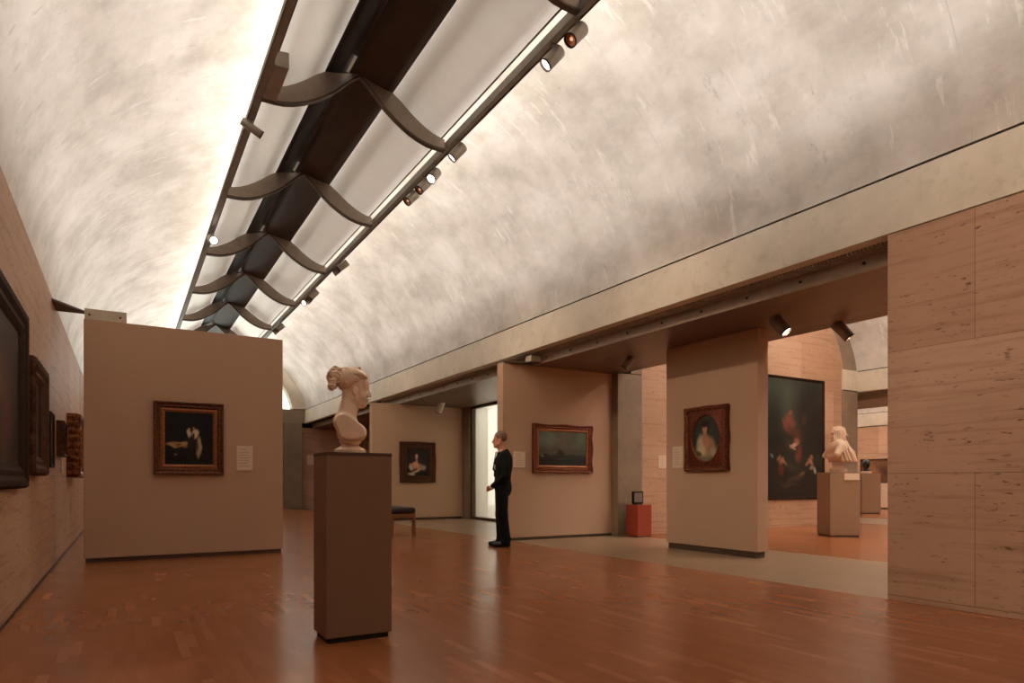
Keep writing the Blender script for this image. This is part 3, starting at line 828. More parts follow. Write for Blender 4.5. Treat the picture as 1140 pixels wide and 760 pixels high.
def corner_orn(t, W, H, r, mat, spots):
    for (x, z) in spots:
        V, F = surface([ell((x, -.05, z), (r, .022, r), .01), ell((x + r * .8, -.05, z), (r * .5, .018, r * .45), .02), ell((x - r * .8, -.05, z), (r * .5, .018, r * .45), .02), ell((x, -.05, z + r * .8), (r * .45, .018, r * .5), .02), ell((x, -.05, z - r * .8), (r * .45, .018, r * .5), .02)], r * .12)
        obj('carved_ornament', V, F, mat, t, True)
painting('wide green grey seascape in a carved red brown frame, on the partition behind the guard', (6.72, 9.548, 1.165), 0, 1.285, .86, .135, .07, 'gilt_red', cols, inner='gilt_light', wave=wave_sea, nper=24)
# woman portrait
cols = canvas_colors(84, 100, (26, 15, 11), (14, 11, 9), [
    (.3, .55, .35, .3, (46, 18, 14), .9, 0), (.42, .34, .27, .13, (176, 130, 106), .4, 0), (.40, .40, .13, .12, (206, 150, 110), .4, 0), (.20, .33, .09, .12, (190, 160, 140), .4, 10), (.76, .30, .10, .10, (150, 130, 116), .5, -20),
    (.46, .55, .045, .08, (186, 130, 102), .35, 0), (.46, .72, .065, .10, (190, 136, 112), .35, 0), (.50, .78, .11, .10, (30, 18, 14), .4, -30), (.45, .74, .06, .08, (200, 150, 126), .3, 0),
    (.40, .16, .30, .05, (186, 148, 120), .4, 18), (.22, .06, .14, .05, (180, 160, 136), .5, -10), (.36, .22, .12, .05, (120, 40, 36), .5, 20), (.75, .06, .3, .08, (16, 12, 10), .5, 0)], 31)
painting('small portrait of a bare shouldered woman in wide dark frame near the bright window', (6.66, 16.098, .985), 0, 1.0, 1.07, .19, .07, 'brown_frame', cols, wave=lambda s, t: .012 * sin(pi * t) ** 6, nper=16)
# oval portrait on the narrow panel (faces -X)
cols = canvas_colors(84, 110, (44, 46, 42), (40, 36, 30), [
    (.5, .6, .6, .5, (54, 58, 54), .8, 0), (.5, .20, .34, .24, (150, 134, 106), .4, 0), (.36, .34, .16, .22, (186, 166, 132), .4, 8), (.62, .34, .14, .18, (160, 120, 90), .4, -8), (.5, .46, .12, .12, (176, 124, 96), .4, 0),
    (.46, .58, .06, .10, (176, 124, 98), .35, 0), (.46, .71, .085, .10, (192, 136, 112), .3, 0), (.46, .80, .13, .075, (40, 26, 20), .35, 0), (.57, .72, .035, .10, (46, 30, 22), .4, 0), (.70, .22, .09, .09, (170, 156, 132), .5, 20), (.5, .06, .5, .07, (120, 112, 92), .5, 0), (.26, .20, .10, .04, (70, 74, 40), .5, -30)], 41)
t = thing('framed_painting', 'oval portrait of a woman in white, rectangular carved dark frame on the narrow tall partition', 'painting', (7.123, 6.54, 1.165), -D90)
W_, H_ = .79, .915
frame_mesh(t, W_, H_, [(0, .002), (0, .05), (.012, .07), (.04, .066), (.065, .045), (.085, .05)], 'gilt_red', wave=lambda s, tt: (.014 * cos(2 * pi * tt) ** 4 if s in (1, 3) else .006 * sin(pi * tt) ** 8), nper=28)
canvas(t, .56, .70, .026, cols, z0=.1075)
# spandrel: a board with an oval opening
n = 64; vs, fs = [], []
def rect_pt(a, hw, hh):
    c, s = cos(a), sin(a); k = min(hw / max(abs(c), 1e-9), hh / max(abs(s), 1e-9)); return c * k, s * k
for ring in range(4):
    for i in range(n):
        a = 2 * pi * i / n
        if ring == 0: x, z = rect_pt(a, W_ / 2 - .08, H_ / 2 - .08); d = .045
        else:
            rx, rz_ = (.272, .345) if ring == 1 else ((.262, .335) if ring == 2 else (.245, .318)); x, z = rx * cos(a), rz_ * sin(a); d = (.045, .05, .06, .03)[ring]
        vs.append((x, -d, z + H_ / 2))
for r in range(3):
    for i in range(n):
        j = (i + 1) % n; fs.append((r * n + i, (r + 1) * n + i, (r + 1) * n + j, r * n + j))
obj('oval_mount', vs, fs, 'gilt_red', t, True)
corner_orn(t, W_, H_, .035, M['gilt'], [(-W_ / 2 + .045, .05), (W_ / 2 - .045, .05), (-W_ / 2 + .045, H_ - .05), (W_ / 2 - .045, H_ - .05)])
# the tall dark painting in the second gallery: pale figures rising through clouds
cols = canvas_colors(110, 170, (40, 44, 36), (14, 12, 10), [
    (.35, .80, .42, .20, (58, 70, 58), .8, 0), (.75, .75, .3, .25, (34, 30, 26), .8, 0), (.1, .5, .2, .4, (18, 18, 14), .8, 0), (.85, .45, .2, .3, (26, 24, 20), .8, 0),
    (.40, .645, .065, .055, (104, 58, 42), .7, 15), (.42, .715, .035, .024, (116, 70, 52), .5, 0), (.35, .60, .07, .028, (108, 60, 44), .6, -30), (.46, .61, .06, .03, (98, 56, 42), .6, 30), (.66, .66, .045, .04, (62, 44, 34), .7, 40), (.46, .55, .13, .04, (70, 40, 32), .7, -20),
    (.54, .52, .05, .05, (76, 44, 34), .7, 10), (.48, .445, .075, .018, (168, 136, 114), .5, 10), (.44, .425, .06, .012, (150, 116, 96), .5, -20), (.52, .475, .05, .022, (124, 78, 60), .5, 0), (.57, .37, .035, .07, (92, 36, 28), .7, -6), (.52, .33, .03, .04, (80, 50, 38), .7, 20),
    (.25, .31, .05, .028, (132, 90, 70), .5, 20), (.31, .295, .05, .014, (140, 100, 78), .5, -30), (.20, .335, .035, .016, (120, 84, 64), .5, 40), (.24, .235, .05, .05, (84, 32, 26), .7, 0), (.10, .345, .03, .014, (92, 104, 104), .5, -30),
    (.78, .30, .05, .022, (140, 98, 76), .5, -18), (.72, .285, .045, .014, (132, 92, 72), .5, 20), (.80, .34, .03, .02, (126, 76, 60), .5, 0), (.86, .24, .03, .022, (148, 138, 126), .5, -50), (.80, .25, .04, .016, (130, 112, 96), .6, 20),
    (.5, .16, .16, .025, (58, 44, 32), .7, 12), (.62, .20, .05, .014, (88, 70, 52), .6, 20), (.4, .10, .14, .016, (52, 40, 30), .7, 0), (.45, .25, .12, .03, (40, 42, 32), .8, -10)], 51)
painting('tall dark painting of pale figures in clouds, thin black frame, in the next gallery', (13.03, 9.398, .61), 0, 2.08, 2.75, .06, .05, 'dark_frame', cols)
# left wall: faces +X
cols = canvas_colors(60, 70, (40, 30, 24), (30, 20, 15), [(.5, .5, .3, .35, (58, 34, 26), .8, 0), (.6, .4, .12, .3, (84, 48, 34), .8, 0), (.4, .6, .1, .15, (96, 66, 48), .7, 0)], 61)
def dent(s, t): return .006 * cos(2 * pi * t * 26)
painting('very large dark painting with thick black brown frame, nearest on the left wall', (-.728, 5.50, .965), D90, 1.86, 1.355, .17, .075, 'dark_frame', cols, wave=dent, nper=104)
cols = canvas_colors(50, 60, (36, 26, 20), (26, 18, 14), [(.5, .5, .25, .35, (70, 44, 32), .7, 0)], 71)
painting('dark brown painting in scalloped carved frame, second from the camera on the left wall', (-.728, 7.28, 1.08), D90, 1.12, .985, .16, .09, 'brown_frame', cols, wave=lambda s, t: .014 * abs(sin(pi * t * 6)), nper=36)
cols = canvas_colors(30, 30, (44, 34, 26), (36, 26, 20), [(.5, .5, .25, .3, (90, 60, 44), .7, 0)], 81)
painting('small thin black framed painting on the left wall, third from the camera', (-.728, 9.0, 1.17), D90, .42, .62, .05, .03, 'dark_frame', cols)
painting('small deep framed dark painting on the left wall beside the ornate gilt one', (-.728, 10.05, 1.33), D90, .56, .44, .08, .085, 'brown_frame', cols)
painting('ornate gilded deep carved frame on the left wall half hidden by the partition edge', (-.728, 12.2, 1.08), D90, 1.5, .93, .2, .17, 'carved', canvas_colors(40, 40, (60, 44, 30), (44, 30, 20), [(.5, .5, .3, .3, (96, 66, 44), .8, 0)], 91), wave=lambda s, t: .009 * abs(sin(pi * t * 9)), nper=72)
cols = canvas_colors(40, 36, (96, 66, 42), (84, 50, 30), [(.3, .5, .2, .3, (122, 84, 54), .8, 0), (.6, .5, .12, .3, (66, 40, 26), .8, 30)], 95)
painting('small reddish brown painting on the farthest wall behind the small dark ball headed bust', (25.198, 14.4, .95), -D90, 1.6, .95, .07, .05, 'brown_frame', cols)

# ------------------------------------------------------------------ wall labels
def placard(label, loc, rz, W, H, lines=6):
    t = thing('wall_label', label, 'label', loc, rz, 'printed labels beside the pictures')
    box('card', -W / 2, W / 2, -.012, 0, 0, H, 'paper', t, bev=.002)
    for i in range(lines):
        z = H * (.86 - .68 * i / max(1, lines - 1)); ww = W * (.36 if i else .24) * (1 - .12 * (i % 3))
        box('print_line', -W * .36, -W * .36 + 2 * ww, -.0128, -.0119, z - .006, z + .004, 'ink', t)
    return t
placard('pale paper label right of the table scene on the left partition', (1.425, 9.65, 1.165), 0, .21, .34, 7)
placard('pale paper label between the guard and the seascape', (5.82, 9.55, 1.25), 0, .235, .275, 6)
placard('pale paper label left of the oval portrait on narrow partition', (7.125, 7.12, 1.215), -D90, .2, .32, 7)
placard('pale paper label on the travertine wall behind the red plinth', (8.98, 9.4, 1.27), 0, .20, .25, 5)
placard('small pale label by the woman portrait, right of the pedestal edge', (5.62, 16.1, 1.3), 0, .17, .24, 4)
placard('pale label on the end wall seen past the tall pedestal', (6.05, 25.0, 1.65), 0, .32, .36, 4)
placard('narrow pale label on left wall beside the thin black frame', (-.73, 8.72, 1.15), D90, .2, .28, 5)
placard('narrow pale label on left wall under the small deep frame', (-.73, 10.55, 1.13), D90, .2, .2, 4)

# ================================================================== PEDESTALS AND BUSTS
pd = thing('pedestal', 'tall brown square pedestal in the foreground carrying the white woman bust', 'pedestal', (1.283, 4.205, 0))
box('body', -.213, .213, -.155, .155, .035, 1.175, 'ped', pd, bev=.003)
box('base', -.195, .195, -.137, .137, 0, .037, 'black', pd)
box('top_board', -.215, .215, -.157, .157, 1.173, 1.195, 'ped_top', pd, bev=.003)
pd2 = thing('pedestal', 'beige pedestal in the next gallery carrying the draped man bust', 'pedestal', (11.43, 7.33, 0), radians(-32))
box('body', -.27, .27, -.27, .27, .03, 1.165, 'ped2', pd2, bev=.003); box('base', -.255, .255, -.255, .255, 0, .032, 'plinth', pd2); box('top_board', -.272, .272, -.272, .272, 1.163, 1.18, 'ped2', pd2, bev=.003)
cd = box('label_plate', -.02, .25, -.29, -.271, 1.04, 1.16, 'paper', pd2, bev=.002)
pd3 = thing('pedestal', 'small far grey pedestal behind the draped bust, under the dark ball headed bust', 'pedestal', (20.35, 12.1, 0), radians(-30))
box('body', -.3, .3, -.3, .3, .03, 1.26, 'ped2', pd3, bev=.004); box('base', -.28, .28, -.28, .28, 0, .032, 'plinth', pd3); box('top_board', -.302, .302, -.302, .302, 1.258, 1.275, 'ped2', pd3)

b1 = thing('marble_bust', 'white marble bust of a woman with pinned up curls, on the tall brown pedestal', 'sculpture', (1.262, 4.19, 1.195), -.27)
fig = [
    ell((.020, 0, .455), (.085, .068, .080)), ell((.058, 0, .405), (.058, .056, .088), .03), ell((.062, 0, .452), (.052, .056, .050), .03), ell((.080, 0, .325), (.026, .026, .020), .025),
    cap((.03, -.042, .352), (.078, -.012, .318), .022, .016, .025), cap((.03, .042, .352), (.078, .012, .318), .022, .016, .025),
    ell((.076, .030, .372), (.026, .022, .03), .02), ell((.076, -.030, .372), (.026, .022, .03), .02),
    cap((.108, 0, .428), (.1265, 0, .378), .0075, .0105, .012), ell((.118, .010, .374), (.008, .006, .006), .008), ell((.118, -.010, .374), (.008, .006, .006), .008),
    ell((.112, 0, .3515), (.009, .018, .0055), .006), ell((.110, 0, .3420), (.0085, .016, .0055), .006),
    ('ell', (.116, .026, .414), (.014, .016, .010), None, .010, -1), ('ell', (.116, -.026, .414), (.014, .016, .010), None, .010, -1),
    ell((.098, .026, .413), (.012, .014, .011), .004), ell((.098, -.026, .413), (.012, .014, .011), .004),
    cap((.102, .012, .431), (.098, .042, .430), .005, .004, .008), cap((.102, -.012, .431), (.098, -.042, .430), .005, .004, .008),
    ell((.030, .066, .398), (.017, .009, .027), .008), ell((.030, -.066, .398), (.017, .009, .027), .008),
    ('ell', (.034, -.076, .400), (.008, .006, .014), None, .006, -1), ('ell', (.034, .076, .400), (.008, .006, .014), None, .006, -1),
    cap((.000, 0, .37), (-.012, 0, .28), .049, .050, .03), cap((-.012, 0, .28), (-.030, 0, .215), .051, .066, .04),
    cap((-.048, -.14, .196), (-.048, .14, .196), .046, .046, .045),
    ell((.012, 0, .162), (.102, .24, .054), .04, 1, roty(-.62)), ell((-.03, 0, .14), (.045, .2, .05), .03), ell((.052, -.055, .138), (.048, .05, .044), .02), ell((.052, .055, .138), (.048, .05, .044), .02),
    ell((.004, 0, .115), (.080, .2, .042), .03), cap((.0, 0, .10), (0, 0, .075), .064, .058, .02),
    rbox((.0, -.225, .17), (.16, .1, .2), .0, .012, -1), rbox((.0, .225, .17), (.16, .1, .2), .0, .012, -1),
]
body('figure', fig, .0036, 'marble', b1)
hp = [ell((.010, 0, .470), (.095, .078, .088), .01), ('ell', (.115, 0, .425), (.055, .085, .056), None, .012, -1), ('ell', (.05, .075, .40), (.05, .035, .055), None, .012, -1), ('ell', (.05, -.075, .40), (.05, .035, .055), None, .012, -1), ('ell', (.02, 0, .33), (.13, .12, .09), None, .02, -1)]
def curl(c, r, turns=1.1, ax='y', rr=.010):
    out = []; n = 9; prev = None
    for i in range(n + 1):
        a = 2 * pi * turns * i / n; q = r * (1 - .45 * i / n)
        p = (c[0] + q * cos(a), c[1] + .006 * i / n, c[2] + q * sin(a))
        if prev: out.append(cap(prev, p, rr, rr, .004))
        prev = p
    return out
for i in range(34):     # the knot of ringlets at the back of the crown
    u1, u2 = rng.uniform(-1, 1), rng.uniform(0, 2 * pi); q = math.sqrt(1 - u1 * u1)
    cc = (-.088 + .042 * q * cos(u2), .046 * u1, .494 + .050 * q * sin(u2))
    hp += curl(cc, rng.uniform(.013, .019), 1.1, rr=rng.uniform(.0065, .009))
hp += [ell((-.080, 0, .492), (.038, .036, .042), .01)]
for (x, y) in ((-.125, -.03), (-.112, -.045), (-.128, .0), (-.115, .035), (-.098, -.05)):
    for j in range(4): hp.append(ell((x + .004 * sin(j * 2.2), y, .465 - .016 * j), (.012, .012, .011), .004))
for sgy in (-1, 1):     # locks combed back over the crown to the knot
    for k in range(7):
        ph = .18 + .20 * k
        pts = []
        for j in range(6):
            t = j / 5; ang = .35 + 2.2 * t
            pts.append((.011 + .099 * cos(ang), sgy * .079 * sin(ph) * (1 - .25 * t) * max(.5, sin(.6 + ang * .8)), .474 + .076 * sin(ang) * (.35 + .65 * cos(ph))))
        for p, q in zip(pts[:-1], pts[1:]): hp.append(cap(p, q, .0085, .0085, .003))
for k in range(16):     # little curls round the brow and temples
    aa = -1.25 + 2.5 * k / 15
    hp += curl((.012 + .084 * cos(aa), .074 * sin(aa), .500 - .022 * abs(aa) + .010 * (k % 2)), .0105, 1, rr=.0062)
for k in range(7):      # top of the head, in front of the knot
    hp += curl((.055 - .018 * k, -.03 + .02 * (k % 4), .545 + .004 * sin(k)), .011, 1.1, rr=.006)
for sgy in (-1, 1):     # the ribbon band
    for (p, q) in (((.078, .036, .478), (.040, .068, .462)), ((.040, .068, .462), (-.03, .066, .452)), ((-.03, .066, .452), (-.075, .03, .455))):
        hp.append(cap((p[0], sgy * p[1], p[2]), (q[0], sgy * q[1], q[2]), .008, .008, .003))
body('hair', hp, .0036, 'marble_hair', b1)
so = lathe('socle', [(.001, 0), (.098, 0), (.100, .006), (.100, .02), (.092, .028), (.074, .036), (.058, .048), (.054, .058), (.066, .066), (.07, .074), (.07, .088), (.05, .1), (.001, .1)], 'marble', b1, 48)

b2 = thing('marble_bust', 'draped marble bust of a long haired man facing right, on the beige pedestal', 'sculpture', (11.43, 7.33, 1.18), -.72)
sc = 1.0
fig2 = [
    ell((.03, 0, .765), (.105, .085, .10)), ell((.055, 0, .70), (.078, .07, .10), .03), ell((.112, 0, .622), (.03, .03, .026), .02),
    cap((.128, 0, .740), (.162, 0, .685), .011, .016, .012), cap((.118, -.04, .748), (.118, .04, .748), .014, .014, .02), ell((.128, 0, .650), (.012, .024, .008), .008), ell((.128, 0, .638), (.011, .02, .008), .008),
    ('ell', (.138, .032, .728), (.018, .02, .012), None, .012, -1), ('ell', (.138, -.032, .728), (.018, .02, .012), None, .012, -1), ell((.115, .032, .727), (.014, .016, .013), .005), ell((.115, -.032, .727), (.014, .016, .013), .005),
    cap((.01, 0, .66), (-.01, 0, .52), .07, .09, .04),
    cap((-.03, -.22, .49), (-.03, .22, .49), .10, .10, .07), ell((.01, 0, .42), (.19, .32, .16), .06), ell((.04, 0, .29), (.22, .30, .10), .06),
    cap((-.03, -.29, .47), (-.12, -.37, .33), .075, .055, .05), cap((-.03, .29, .47), (-.12, .37, .33), .075, .055, .05),
]
body('figure', fig2, .0085, 'marble2', b2)
hp2 = [ell((-.012, 0, .785), (.098, .090, .078), .015), cap((-.045, 0, .76), (-.060, 0, .60), .066, .072, .03)]
for sgy in (-1, 1):
    for k in range(4):
        for j in range(6):
            hp2.append(ell((.022 - .034 * k - .004 * j, sgy * (.080 + .008 * sin(j + k)), .775 - .034 * j), (.017, .017, .022), .006))
for k in range(12): hp2.append(ell((-.105 + .012 * (k % 2), -.06 + .024 * (k % 6), .74 - .08 * (k // 6)), (.024, .024, .032), .008))
for k in range(9): hp2.append(ell((-.08 + .018 * k, .055 * sin(k * 2.1), .858 - .0009 * (k - 4) ** 2), (.02, .02, .014), .006))
body('hair', hp2, .0085, 'marble2', b2)
dr = []
for k in range(15):     # folds of the mantle falling over both shoulders
    th = -pi * .62 + 2 * pi * .62 * k / 14
    wv = .02 * sin(k * 2.4)
    dr.append(cap((.01 + .12 * cos(th), .265 * sin(th), .545 - .02 * cos(k)), (.02 + (.215 + wv) * cos(th), (.335 + wv) * sin(th), .37), .018, .022, .010))
    dr.append(cap((.02 + (.215 + wv) * cos(th), (.335 + wv) * sin(th), .37), (.05 + .24 * cos(th + .12), .33 * sin(th + .12), .215), .022, .026, .010))
dr += [cap((.10, -.10, .58), (.185, -.01, .42), .022, .026, .012), cap((.10, .10, .58), (.185, .01, .42), .022, .026, .012), ell((.175, 0, .40), (.035, .04, .045), .012)]
body('drapery', dr, .0085, 'marble2', b2)
lathe('socle', [(.001, 0), (.15, 0), (.152, .01), (.152, .06), (.13, .075), (.1, .1), (.085, .13), (.10, .15), (.11, .17), (.10, .2), (.001, .2)], 'marble2', b2, 40)

b3 = thing('small_bust', 'tiny far bust with round black head on pale base, seen right of the draped bust', 'sculpture', (20.35, 12.1, 1.275), -YAW)
body('head', [ell((0, 0, .30), (.13, .12, .145)), cap((.0, 0, .22), (0, 0, .08), .07, .08, .04), ell((.12, 0, .27), (.02, .02, .035), .02), ell((.02, 0, .09), (.1, .13, .05), .03)], .012, 'ball', b3)
lathe('base', [(.001, 0), (.16, 0), (.16, .05), (.12, .07), (.001, .07)], 'paper', b3, 24)

# red plinth and small dark monitor
rp = thing('plinth_box', 'red lacquered low plinth standing by the concrete column', 'plinth', (8.14, 9.12, 0))
box('body', -.165, .165, -.16, .16, .02, .59, 'redbox', rp, bev=.004); box('base', -.15, .15, -.145, .145, 0, .022, 'plinth', rp)
mo = thing('small_monitor', 'small black framed screen standing on the red plinth', 'monitor', (8.06, 9.06, .59))
box('case', -.12, .12, -.02, .03, .015, .245, 'bezel', mo, bev=.006); box('screen', -.095, .095, -.0215, -.019, .045, .22, 'screen', mo); box('foot', -.07, .07, -.05, .06, 0, .016, 'bezel', mo, bev=.004)

# bench
bn = thing('bench', 'long oak gallery bench with black leather seat, half hidden behind the tall pedestal', 'bench', (4.37, 12.0, 0))
box('cushion', -.25, .25, -.78, .78, .415, .535, 'leather', bn, bev=.045)
bmf = bmesh.new()
for x in (-.235, .195): bm_box(bmf, x, x + .04, -.75, .75, .345, .425)
for y in (-.76, .72): bm_box(bmf, -.235, .235, y, y + .04, .345, .425)
from_bm('frame', bmf, 'oak', bn)
for x in (-.24, .185):
    for y in (-.77, .71): box('leg', x, x + .055, y, y + .06, 0, .42, 'oak', bn, bev=.004)

# courtyard tree seen through the pale screen
tr = thing('bare_tree', 'pale bare courtyard tree seen through the bright window', 'tree', (9.0, 14.3, -.02))
pr = [cap((0, 0, 0), (.05, .1, 1.0), .10, .08, .03), cap((.05, .1, 1.0), (.0, .45, 2.2), .08, .05, .03), cap((.05, .1, 1.0), (0, -.5, 2.1), .06, .04, .03), cap((0, .45, 2.2), (.1, .2, 3.2), .05, .02, .03), cap((0, .45, 2.2), (0, 1.0, 3.0), .04, .02, .03), cap((0, -.5, 2.1), (0, -.35, 3.1), .04, .02, .03), cap((0, -.5, 2.1), (0, -1.1, 2.7), .035, .018, .03), cap((.02, .2, 1.4), (0, .8, 1.9), .04, .02, .03)]
body('trunk', pr, .025, 'bark', tr)

# ================================================================== THE GUARD
g = thing('person', 'person in a dark suit standing with clasped hands, facing left towards the window', 'person', (5.06, 8.80, 0), pi - YAW)
# local: x forward, y to his left, z up
HX, HZ = .045, 1.665
LH = (.205, .045, .905); RH = (.225, -.005, .885)
bd = [
    ell((HX - .01, 0, HZ + .035), (.098, .077, .092)), ell((HX + .03, 0, HZ - .04), (.068, .060, .088), .03), ell((HX + .065, 0, HZ - .105), (.028, .03, .022), .025),
    cap((HX + .01, .05, HZ - .07), (HX + .06, .018, HZ - .105), .024, .02, .025), cap((HX + .01, -.05, HZ - .07), (HX + .06, -.018, HZ - .105), .024, .02, .025),
    cap((HX + .088, 0, HZ + .005), (HX + .112, 0, HZ - .038), .009, .014, .012), ell((HX + .09, 0, HZ - .066), (.012, .024, .006), .006), ell((HX + .088, 0, HZ - .078), (.011, .021, .006), .006),
    ('ell', (HX + .095, .031, HZ + .0), (.016, .018, .012), None, .012, -1), ('ell', (HX + .095, -.031, HZ + .0), (.016, .018, .012), None, .012, -1),
    ell((HX + .074, .031, HZ), (.013, .014, .012), .004), ell((HX + .074, -.031, HZ), (.013, .014, .012), .004),
    cap((HX + .088, .012, HZ + .02), (HX + .08, .05, HZ + .018), .007, .006, .01), cap((HX + .088, -.012, HZ + .02), (HX + .08, -.05, HZ + .018), .007, .006, .01),
    ell((HX - .01, .077, HZ - .015), (.018, .010, .032), .008), ell((HX - .01, -.077, HZ - .015), (.018, .010, .032), .008),
    cap((HX - .02, 0, HZ - .06), (-.015, 0, 1.44), .060, .066, .03),
    cap((-.03, -.17, 1.405), (-.03, .17, 1.405), .055, .055, .06), ell((-.015, 0, 1.25), (.105, .155, .22), .06), ell((.0, 0, 1.02), (.11, .145, .17), .06), ell((-.005, 0, .92), (.105, .15, .12), .05),
    cap((-.03, .2, 1.39), (-.055, .255, 1.11), .05, .042, .03), cap((-.055, .255, 1.11), (.16, .085, .93), .042, .028, .02),
    cap((-.03, -.2, 1.39), (-.045, -.255, 1.11), .05, .042, .03), cap((-.045, -.255, 1.11), (.175, -.06, .915), .042, .028, .02),
    # hands: palms, four fingers and a thumb each, the right one closed over the left
    cap((.16, .085, .93), (.195, .055, .91), .026, .030, .015), cap((.175, -.06, .915), (.215, -.02, .895), .026, .030, .015),
]
for k, (dz, ln) in enumerate(((.028, .050), (.009, .056), (-.010, .052), (-.027, .042))):
    # right hand fingers wrap to his left over the back of the left hand
    a = (.232, -.005, .893 + dz); b_ = (.246, .030, .890 + dz); c_ = (.238, .030 + ln * .55, .884 + dz)
    bd += [cap(a, b_, .0098, .0092, .004), cap(b_, c_, .0092, .008, .003)]
    a = (.205, .028, .906 + dz * .9); b_ = (.214, -.012, .896 + dz * .9); c_ = (.204, -.012 - ln * .5, .888 + dz * .9)
    bd += [cap(a, b_, .0095, .009, .004), cap(b_, c_, .009, .0078, .003)]
bd += [cap((.215, -.012, .915), (.228, .010, .937), .0115, .010, .006), cap((.228, .010, .937), (.226, .036, .938), .010, .0085, .003),
       cap((.196, .045, .925), (.205, .022, .945), .0115, .010, .006), cap((.205, .022, .945), (.208, -.002, .943), .010, .0085, .003)]
legs = [(.085, .01, .0, -.055), (-.085, .015, .03, .02)]
for (y, hx, kx, ax) in legs:
    bd += [cap((hx, y, .90), (kx, y, .50), .085, .058, .04), cap((kx, y, .50), (ax, y, .10), .056, .040, .03), cap((ax, y, .075), (ax + .10, y, .048), .032, .022, .02)]
body('body', bd, .0062, 'skin', g)
# jacket
jk = [cap((-.03, -.175, 1.40), (-.03, .175, 1.40), .068, .068, .05), ell((-.018, 0, 1.25), (.134, .185, .23), .06), ell((-.055, 0, 1.34), (.09, .17, .12), .05), ell((.0, 0, 1.02), (.128, .172, .17), .06), ell((-.012, 0, .90), (.132, .182, .15), .05),
      cap((-.03, 0, 1.40), (-.03, 0, 1.46), .10, .075, .04),
      cap((-.03, .205, 1.385), (-.06, .265, 1.10), .068, .058, .035), cap((-.06, .265, 1.10), (.145, .10, .945), .058, .040, .025),
      cap((-.03, -.205, 1.385), (-.05, -.265, 1.10), .068, .058, .035), cap((-.05, -.265, 1.10), (.16, -.075, .93), .058, .040, .025),
      cap((.105, .05, 1.36), (.125, .02, 1.10), .014, .014, .02), cap((.105, -.05, 1.36), (.125, -.02, 1.10), .014, .014, .02),
      rbox((0, 0, .70), (.3, .3, .085), 0, .01, -1), ('cap', (.11, 0, 1.50), (.155, 0, 1.18), .050, .012, .01, -1), ('cap', (-.01, 0, 1.44), (.02, 0, 1.60), .062, .075, .008, -1)]
jo = body('jacket', jk, .0085, 'suit', g)
lp = [cap((.062, .062, 1.45), (.118, .030, 1.30), .014, .022, .01), cap((.118, .030, 1.30), (.128, .008, 1.15), .022, .008, .01), cap((.062, -.062, 1.45), (.118, -.030, 1.30), .014, .022, .01), cap((.118, -.030, 1.30), (.128, -.008, 1.15), .022, .008, .01), cap((.062, .062, 1.45), (-.07, .055, 1.475), .014, .014, .01), cap((.062, -.062, 1.45), (-.07, -.055, 1.475), .014, .014, .01), cap((-.07, .055, 1.475), (-.07, -.055, 1.475), .014, .014, .01)]
body('lapel', lp, .007, 'suit', jo)
tz = []
for (y, hx, kx, ax) in legs:
    tz += [cap((hx, y, .92), (kx, y, .50), .108, .082, .04), cap((kx, y, .50), (ax, y, .12), .082, .074, .03), cap((ax, y, .12), (ax + .015, y, .065), .074, .078, .02)]
tz += [ell((.0, 0, .93), (.122, .172, .13), .05), rbox((0, 0, -.02), (.4, .4, .055), 0, .005, -1)]
body('trousers', tz, .0085, 'suit', g)
for (y, hx, kx, ax) in legs:
    body('shoe', [cap((ax - .035, y, .045), (ax + .07, y + .004, .042), .046, .047, .03), cap((ax + .07, y, .040), (ax + .175, y + .012 * np.sign(y), .036), .046, .040, .03), cap((ax - .01, y, .075), (ax + .03, y, .07), .044, .04, .03), rbox((ax, y, -.05), (.4, .2, .05), 0, .004, -1)], .007, 'shoe', g)
hr = [ell((HX - .018, 0, HZ + .042), (.102, .084, .096), .01), ('ell', (HX + .085, 0, HZ - .02), (.06, .085, .085), None, .02, -1), rbox((HX + .05, 0, HZ - .12), (.075, .2, .10), 0, .015, -1), ('ell', (HX - .005, .09, HZ - .02), (.026, .03, .04), None, .01, -1), ('ell', (HX - .005, -.09, HZ - .02), (.026, .03, .04), None, .01, -1), ('ell', (HX - .04, 0, HZ - .16), (.14, .12, .08), None, .02, -1)]
body('hair', hr, .007, 'hair', g)
sh = [cap((HX - .05, 0, 1.462), (HX - .035, 0, 1.492), .074, .069, .01), ('cap', (HX - .045, 0, 1.40), (HX - .02, 0, 1.60), .064, .064, .004, -1), cap((.075, 0, 1.44), (.118, 0, 1.20), .034, .02, .01), cap((.06, .022, 1.495), (.085, .035, 1.455), .014, .010, .01), cap((.06, -.022, 1.495), (.085, -.035, 1.455), .014, .010, .01)]
so_ = body('shirt', sh, .006, 'shirt', g)
body('tie', [ell((.098, 0, 1.462), (.014, .016, .016), .005), cap((.105, 0, 1.45), (.14, 0, 1.20), .010, .018, .005)], .005, 'tie', g)
body('badge', [rbox((.115, .095, 1.225), (.006, .02, .026), .003, .002), cap((.115, .095, 1.27), (.118, .095, 1.25), .005, .005, .004)], .004, 'badge', g)
for (p, q) in (((.150, .092, .938), (.163, .082, .928)), ((.163, -.070, .924), (.177, -.058, .914))):
    body('shirt_cuff', [cap(p, q, .037, .036, .004)], .005, 'shirt', g)

